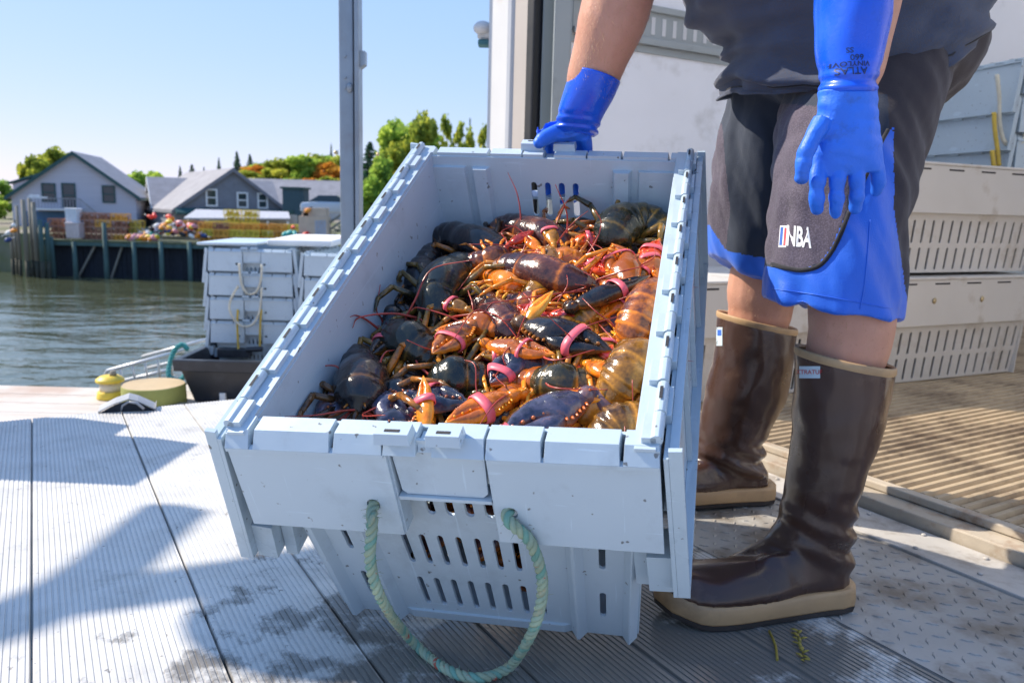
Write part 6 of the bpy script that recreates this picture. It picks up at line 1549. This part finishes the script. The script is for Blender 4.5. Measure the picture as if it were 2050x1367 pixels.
for p in sh.data.polygons:
    c = p.center + man.location; near = c.y < 1.43; x_, y_ = topx(c)
    if near:
        mi = 4 if x_ > 1778 and y_ < 640 - (x_ - 1778) * 2 or y_ < 190 else 0
        if inpoly(x_, y_, blue): mi = 2
        if inpoly(x_, y_, gray): mi = 1
    else:
        mi = 0
        if inpoly(x_, y_, fgray): mi = 1
        if inpoly(x_, y_, fblue): mi = 2
    p.material_index = mi; p.use_smooth = True
# piping and seams
bvs = bvh_of(sh)
def seam(pts, Y, r_, m, name, off=.0006):
    q = spline([V((x, y, 0)) for x, y in pts], 40); q = [pick(bvs, p.x, p.y, off) for p in q]; q = [p for p in q if p is not None]
    s = MB(); s.tube(q, r_, 6); s.build(name, m, sh, loc=man.location)
seam([(1700, 424), (1684, 466), (1664, 505), (1640, 532), (1608, 541), (1575, 537), (1546, 529)], YN, .0034, M_SH[3], 'piping')
seam([(1778, 260), (1762, 290), (1735, 350), (1712, 400), (1700, 424)], YN, .003, M_SH[3], 'piping')
seam([(1742, 440), (1732, 560), (1722, 618)], YN, .0009, M_SH[2], 'side_seam')
seam([(1545, 578), (1620, 588), (1700, 602), (1785, 618)], YN, .0008, M_SH[2], 'hem_stitch')
# lettering on the side panel
ML = [simple('white_print', (.80, .80, .80), .6, 0, .04), simple('blue_print', (.03, .12, .45), .6), simple('red_print', (.62, .05, .07), .6)]
def pj(x, y): return pick(bvs, x, y, .0010) or AT(x, y, 1.2)
K = YN / FPX
lg = text_mb('NBA', 54.0, bold=.034, xform= lambda u, v: pj(1599 + u * .46 + v * .05, 476 - v * 1.02 + u * .05), m=0)
patch(bvs, 1560, 1575, 452, 495, YN, 6, 10, lg, 0, .0006, 3)
patch(bvs, 1561.2, 1567, 455, 491, YN, 3, 8, lg, 1, .0010, 3); patch(bvs, 1569, 1573.5, 456, 492, YN, 3, 8, lg, 2, .0010, 3)
lg.build('printed_logo', ML, sh, loc=man.location)

# shirt
mb = MB()
spec = [((1456, 186), (1936, 62), 1.42, .185), ((1457, 160), (1944, 30), 1.42, .19), ((1462, 118), (1965, -30), 1.42, .195), ((1452, 88), (1950, -100), 1.42, .20), ((1405, 62), (1920, -160), 1.42, .205), ((1372, 20), (1880, -230), 1.42, .20), ((1345, -60), (1800, -330), 1.42, .195), ((1310, -160), (1700, -440), 1.42, .19), ((1270, -270), (1560, -520), 1.42, .175), ((1240, -350), (1460, -540), 1.42, .14), ((1225, -390), (1400, -520), 1.42, .085)]
rr = resample([ringFB(*s, n=56) for s in spec], 60)
for i, r_ in enumerate(rr):
    f = i / 60; c = sum(r_, V()) / len(r_)
    for j in range(len(r_)):
        t = 2 * math.pi * j / 56; nearside = max(0, -math.sin(t))
        p = r_[j]
        if f < .35: p = p - V((0, 0, 1)) * (.075 * nearside * (1 - f / .35) * (1 - .5 * abs(math.cos(t))))
        d = (p - c).normalized()
        w = .012 * math.sin(f * 55 + 5 * math.cos(t) + 3 * noise.noise(p * 6)) * max(0, 1 - f * 1.6) * (.5 + .5 * max(0, -math.cos(t))) + .018 * noise.noise(p * 8) + .016 * noise.noise(V((p.x * 26 + p.z * 20, p.y * 16, p.z * 26 - p.x * 12)))
        r_[j] = p + d * w
mb.loft(rr, 0, True, (False, True))
# hem turned up, sleeves
mb.loft([rr[0], [p - V((0, 0, .003)) for p in rr[0]], [(sum(rr[0], V()) / 56).lerp(p, .97) for p in rr[0]], [(sum(rr[6], V()) / 56).lerp(p, .97) for p in rr[6]]], 0, True, (False, False))
for pts, rd in (([V((.34, 1.30, 1.37)), V((.42, 1.19, 1.25)), V((.49, 1.13, 1.12))], [.10, .085, .082]), ([V((.34, 1.54, 1.37)), V((.30, 1.56, 1.24)), V((.235, 1.50, 1.13))], [.10, .088, .085])):
    q = spline(pts, 8); mb.tube(q, [lin([(0, rd[0]), (.5, rd[1]), (1, rd[2])], i / 8) for i in range(9)], 18, cap=(False, False))
shirt = mb.build('shirt', M_SHIRT, man)
q = rr[2] + [rr[2][0]]; c_ = sum(rr[2], V()) / 56; hs_ = MB(); hs_.tube([c_.lerp(p, 1.004) for p in q], .0016, 5); hs_.build('hem_seam', M_SH[3], shirt, loc=man.location)
# bright scrap on the hem
mb = MB(); p = AT(1503, 162, 1.26); mb.ball(p, (.008, .004, .010), Matrix.Rotation(R(40), 3, 'Y')); 

# fine hairs on the forearm and the shins
hr = MB(); rh_ = random.Random(4)
for v in body.data.vertices:
    p = v.co + man.location; arm = p.z > .80 and p.x < .30 and 1.30 < p.y < 1.60 and p.z < 1.02; leg = .38 < p.z < .50 and p.x < .60
    if (arm and rh_.random() < .55) or (leg and rh_.random() < .16):
        nn = v.normal; d = (nn * .45 + V((rh_.gauss(0, .35), rh_.gauss(0, .35), -.8))).normalized(); L_ = rh_.uniform(.006, .013); s_ = d.cross(nn).normalized() * .00025
        q = p + nn * .0002
        hr.face([hr.add(q - s_), hr.add(q + s_), hr.add(q + d * L_ * .6 + nn * .001)], 0); hr.face([hr.add(q + d * L_ * .55 + nn * .001 - s_ * .7), hr.add(q + d * L_ * .55 + nn * .001 + s_ * .7), hr.add(q + d * L_)], 0)
tag(hr.build('body_hair', simple('fair_hair', (.55, .33, .16), .45), man, fix=False), kind='stuff')
# gloves
def glove_hand(mb, palm, fingers, n=18):
    mb.loft(resample(palm, 14), 0, True)
    for pts, rad in fingers:
        N_ = 16; q = spline(pts, N_); mb.tube(q, [smo([(i / (len(rad) - 1), r_) for i, r_ in enumerate(rad)], j / N_) for j in range(N_ + 1)], 12)
        mb.ball(q[-1], rad[-1])
A = AT
mb = MB()
YH = 1.075
palm = [ringFB((1640, 182), (1752, 182), YH, .034, 28), ringFB((1637, 215), (1755, 212), YH, .031, 28), ringFB((1632, 255), (1760, 250), YH, .028, 28), ringFB((1626, 300), (1766, 292), YH, .024, 28), ringFB((1620, 335), (1771, 322), YH + .002, .020, 28), ringFB((1620, 358), (1770, 342), YH + .004, .015, 28)]
s = 1.075 / FPX
fing = [([A(1640, 318, YH), A(1636, 358, YH - .006), A(1635, 395, YH - .002), A(1636, 421, YH + .006)], [17 * s, 16.8 * s, 16 * s, 13 * s]),
        ([A(1676, 316, YH), A(1676, 362, YH - .004), A(1676, 402, YH - .001), A(1673, 428, YH + .008)], [17 * s, 17 * s, 16.5 * s, 13.5 * s]),
        ([A(1713, 316, YH), A(1715, 355, YH - .002), A(1715, 392, YH + .003), A(1712, 416, YH + .013)], [16.5 * s, 16.5 * s, 16 * s, 13 * s]),
        ([A(1750, 306, YH + .004), A(1757, 340, YH + .006), A(1759, 364, YH + .012), A(1753, 384, YH + .020)], [15 * s, 15 * s, 14.5 * s, 11.5 * s]),
        ([A(1648, 240, YH - .012), A(1622, 285, YH - .020), A(1609, 325, YH - .020), A(1604, 356, YH - .014)], [21 * s, 18 * s, 17 * s, 13.5 * s])]
glove_hand(mb, palm, fing)
gl = mb.build('glove', [M_GLOVE], man); remesh(gl, .0016, 5); bake(gl)
NRM = [v.normal.copy() for v in gl.data.vertices]
for v, nrm_ in zip(gl.data.vertices, NRM):
    p = v.co + man.location; v.co += nrm_ * (.0016 * noise.noise(p * 45) + .0022 * noise.noise(V((p.x * 22, p.y * 22, p.z * 80))) - .0012 * abs(noise.noise(V((p.x * 30 + p.z * 40, p.y * 30, p.z * 55)))))
for p in gl.data.polygons: p.use_smooth = True
def cuff(rings, seed, name='cuff', wr=.002):
    mb = MB(); rr = resample(rings, 40); n = len(rr[0])
    for i, r_ in enumerate(rr):
        c = sum(r_, V()) / n; f = i / 40
        for j in range(n):
            d = (r_[j] - c).normalized(); r_[j] = r_[j] + d * (.0035 * noise.noise(r_[j] * 22 + V((seed, 3, 1))) + wr * math.sin(f * 30 + 3 * noise.noise(r_[j] * 12)) * max(0, f - .45) * 2)
    inner = [[(sum(r_, V()) / n).lerp(p, .955) for p in r_] for r_ in rr[:8]]
    mb.loft(inner[::-1] + rr, 0, True, (False, True)); return mb.build(name, M_CUFF, gl if name == 'cuff' else man, loc=man.location)
nc = cuff([ringFB((1637, -12), (1781, -4), 1.095, .055, 40), ringFB((1637, 40), (1777, 45), 1.092, .054, 40), ringFB((1636, 100), (1769, 105), 1.088, .048, 40), ringFB((1641, 140), (1759, 142), 1.082, .043, 40), ringFB((1643, 165), (1752, 165), 1.078, .038, 40), ringFB((1639, 192), (1753, 190), 1.075, .0355, 40)], 2)
bvc = bvh_of(nc)
bvc = BVHTree.FromPolygons([v.co + man.location for v in nc.data.vertices], [list(p.vertices) for p in nc.data.polygons])
M_INK = simple('dark_ink', (.004, .02, .10), .5)
ink = MB()
def line(txt, cx, cy, size, wx=1.0, sk=.0):
    text_mb(txt, size, lambda u, v: (lambda p: project_y(bvc, p.x, p.z, off=.0009))(AT(cx - u * wx, cy + v + u * wx * sk, 1.04)), 0, ink)
line('ATLAS', 1707, 141, 21, .95); line('VINYLOVE', 1705, 127, 14, 1.1); line('660', 1716, 114, 17, 1.0); line('SS', 1704, 99, 15)
ink.build('printed_lettering', M_INK, gl, loc=man.location)
# far hand over the rim
mb = MB()
def RL(a, b_, z): return CRL(a, b_, z)
wr_ = AT(1154, 248, 1.485)
def ring3(c, ax, ay, n=24): return [c + ax * math.cos(2 * math.pi * j / n) + ay * math.sin(2 * math.pi * j / n) for j in range(n)]
X3 = (CM.to_3x3() @ V((1, 0, 0))).normalized(); Y3 = (CM.to_3x3() @ V((0, 1, 0))).normalized()
palm = [ring3(wr_, X3 * .040 + V((0, 0, .012)), V((.0, .026, .012))), ring3(AT(1140, 270, 1.505), X3 * .045 + V((0, 0, .008)), V((0, .024, .012))), ring3(RL(.018, CL + .004, .036), X3 * .047, Y3 * .022 + UP * .008), ring3(RL(.018, CL + .016, .010), X3 * .046, Y3 * .018)]
fing = []
for k, a in enumerate((-.018, .008, .034, .058)):
    L_ = (.075, .085, .08, .062)[k]
    fing.append(([RL(a, CL + .010, .022), RL(a, CL + .022, -.005), RL(a, CL + .012, -.04), RL(a, CL - .010, -.015 - L_)], [.0125, .0122, .0118, .0095]))
fing.append(([AT(1125, 262, 1.49), AT(1100, 272, 1.478), AT(1086, 280, 1.47), AT(1079, 286, 1.465)], [.016, .0145, .0135, .0110]))
glove_hand(mb, palm, fing)
g2 = mb.build('glove', [M_GLOVE], man); remesh(g2, .0024, 5); bake(g2)
for p in g2.data.polygons: p.use_smooth = True
gl_keep = gl; gl = g2
cuff([ringFB((1142, 138), (1240, 168), 1.455, .056, 40), ringFB((1131, 178), (1224, 205), 1.462, .050, 40), ringFB((1118, 215), (1205, 238), 1.472, .043, 40), ringFB((1112, 240), (1196, 258), 1.482, .038, 40), ringFB((1104, 262), (1193, 275), 1.495, .034, 40)], 9, wr=.003)
gl = gl_keep

# ================================================================== SMALL THINGS
# scrap of seaweed on the deck
wp = G(1598, 1262, .0); M_SW = simple('seaweed', (.30, .24, .04), .6, 0, .35, 60)
mb = MB(); rs = random.Random(3)
for k in range(16):
    f = k / 15; c = G(1598 + (1656 - 1598) * 0 + 10 * f, 1262 + 60 * f, .003); d = V((rs.uniform(-1, 1), rs.uniform(-1, 1), rs.uniform(0, .5))).normalized()
    mb.tube([c, c + d * .006, c + d * .012 + V((0, 0, -.002))], [.0022, .003, .001], 5, flat=.4)
mb.tube(spline([G(1540, 1262, .003), G(1552, 1290, .004), G(1556, 1320, .003)], 10), [.002] * 11, 5)
tag(mb.build('seaweed_scrap', M_SW, loc=wp), 'small yellow scrap of seaweed on the deck in front of the near boot', 'seaweed')
# ================================================================== JUST OUT OF FRAME ON THE LEFT: unseen things added to throw the long shadows over the deck
cp = tcb
for i in range(3):  # added crates, out of view, for the broad shadow at the left
    o = copy_tree(tcb); o.location = (-2.02, 2.10, GZ + .003 + i * .372); o.rotation_euler = (0, 0, R(4)); o.scale = (.95, .72, 1.0)
    for ch in o.children:
        if ch.name.startswith('stud'): pass
    tag(o, ['lowest', 'middle', 'topmost'][i] + ' added unseen crate of the pile that shades the deck', None, 'added shadow casting crates')
o = copy_tree(tcb); o.location = (-2.06, 2.12, GZ + .003 + 3 * .372); o.rotation_euler = (0, 0, R(-3)); o.scale = (.8, .62, .8); tag(o, 'small added unseen crate on top of the shading pile', None, 'added shadow casting crates')
def up_ray(p, k=1.55): return V((p[0] - 1.094 * p[2] * (k - 1), p[1] + .356 * p[2] * (k - 1), p[2] * k))     # farther up the same sunbeam
gf = thing('occluder', 'added unseen davit with a bent arm and a fan of gaff poles left of the deck', 'occluder', up_ray((-2.62, 1.25, 1.0)).xy.to_3d() + V((0, 0, GZ)), world=True)  # invented bent arm and rods, there only for their shadows
mb = MB(); q = up_ray((-2.62, 1.25, 1.0)); mb.tube([(q.x, q.y, GZ), q], .045, 14); mb.tube(spline([up_ray(p) for p in ((-2.62, 1.25, 1.0), (-2.55, 1.32, 1.32), (-2.32, 1.62, 1.47), (-2.15, 2.0, 1.36))], 20), .050, 12); mb.build('arm', M_GALV, gf)
for i, e in enumerate(((-1.72, 1.98, 1.50), (-1.66, 1.86, 1.45), (-1.70, 1.78, 1.42), (-1.76, 1.72, 1.38))):
    mb = MB(); mb.tube(spline([up_ray(p) for p in ((-2.30, 1.64, 1.46), ((-2.30 + e[0]) / 2, (1.64 + e[1]) / 2 + .03, (1.46 + e[2]) / 2 + .02), e)], 8), [.044 - .003 * j for j in range(9)], 10); mb.build('shadow_rod', M_PILE, gf)
tg_ = thing('hanging_blocker', 'added unseen round fender hanging from the davit left of the deck', 'blocker', up_ray((-1.64, 1.52, 1.1)), world=True)  # unseen ball added for the soft shadow left of the crate
mb = MB(); mb.ball(up_ray((-1.64, 1.52, 1.25)), (.14, .13, .14), None, 20, 14); mb.build('blocker_body', M_GALV, tg_)
mb = MB(); mb.tube([up_ray(p) for p in ((-1.64, 1.52, 1.36), (-1.95, 1.70, 1.46), (-2.28, 1.66, 1.455))], .012, 8); mb.build('blocker_cord', M_WROPE, tg_)
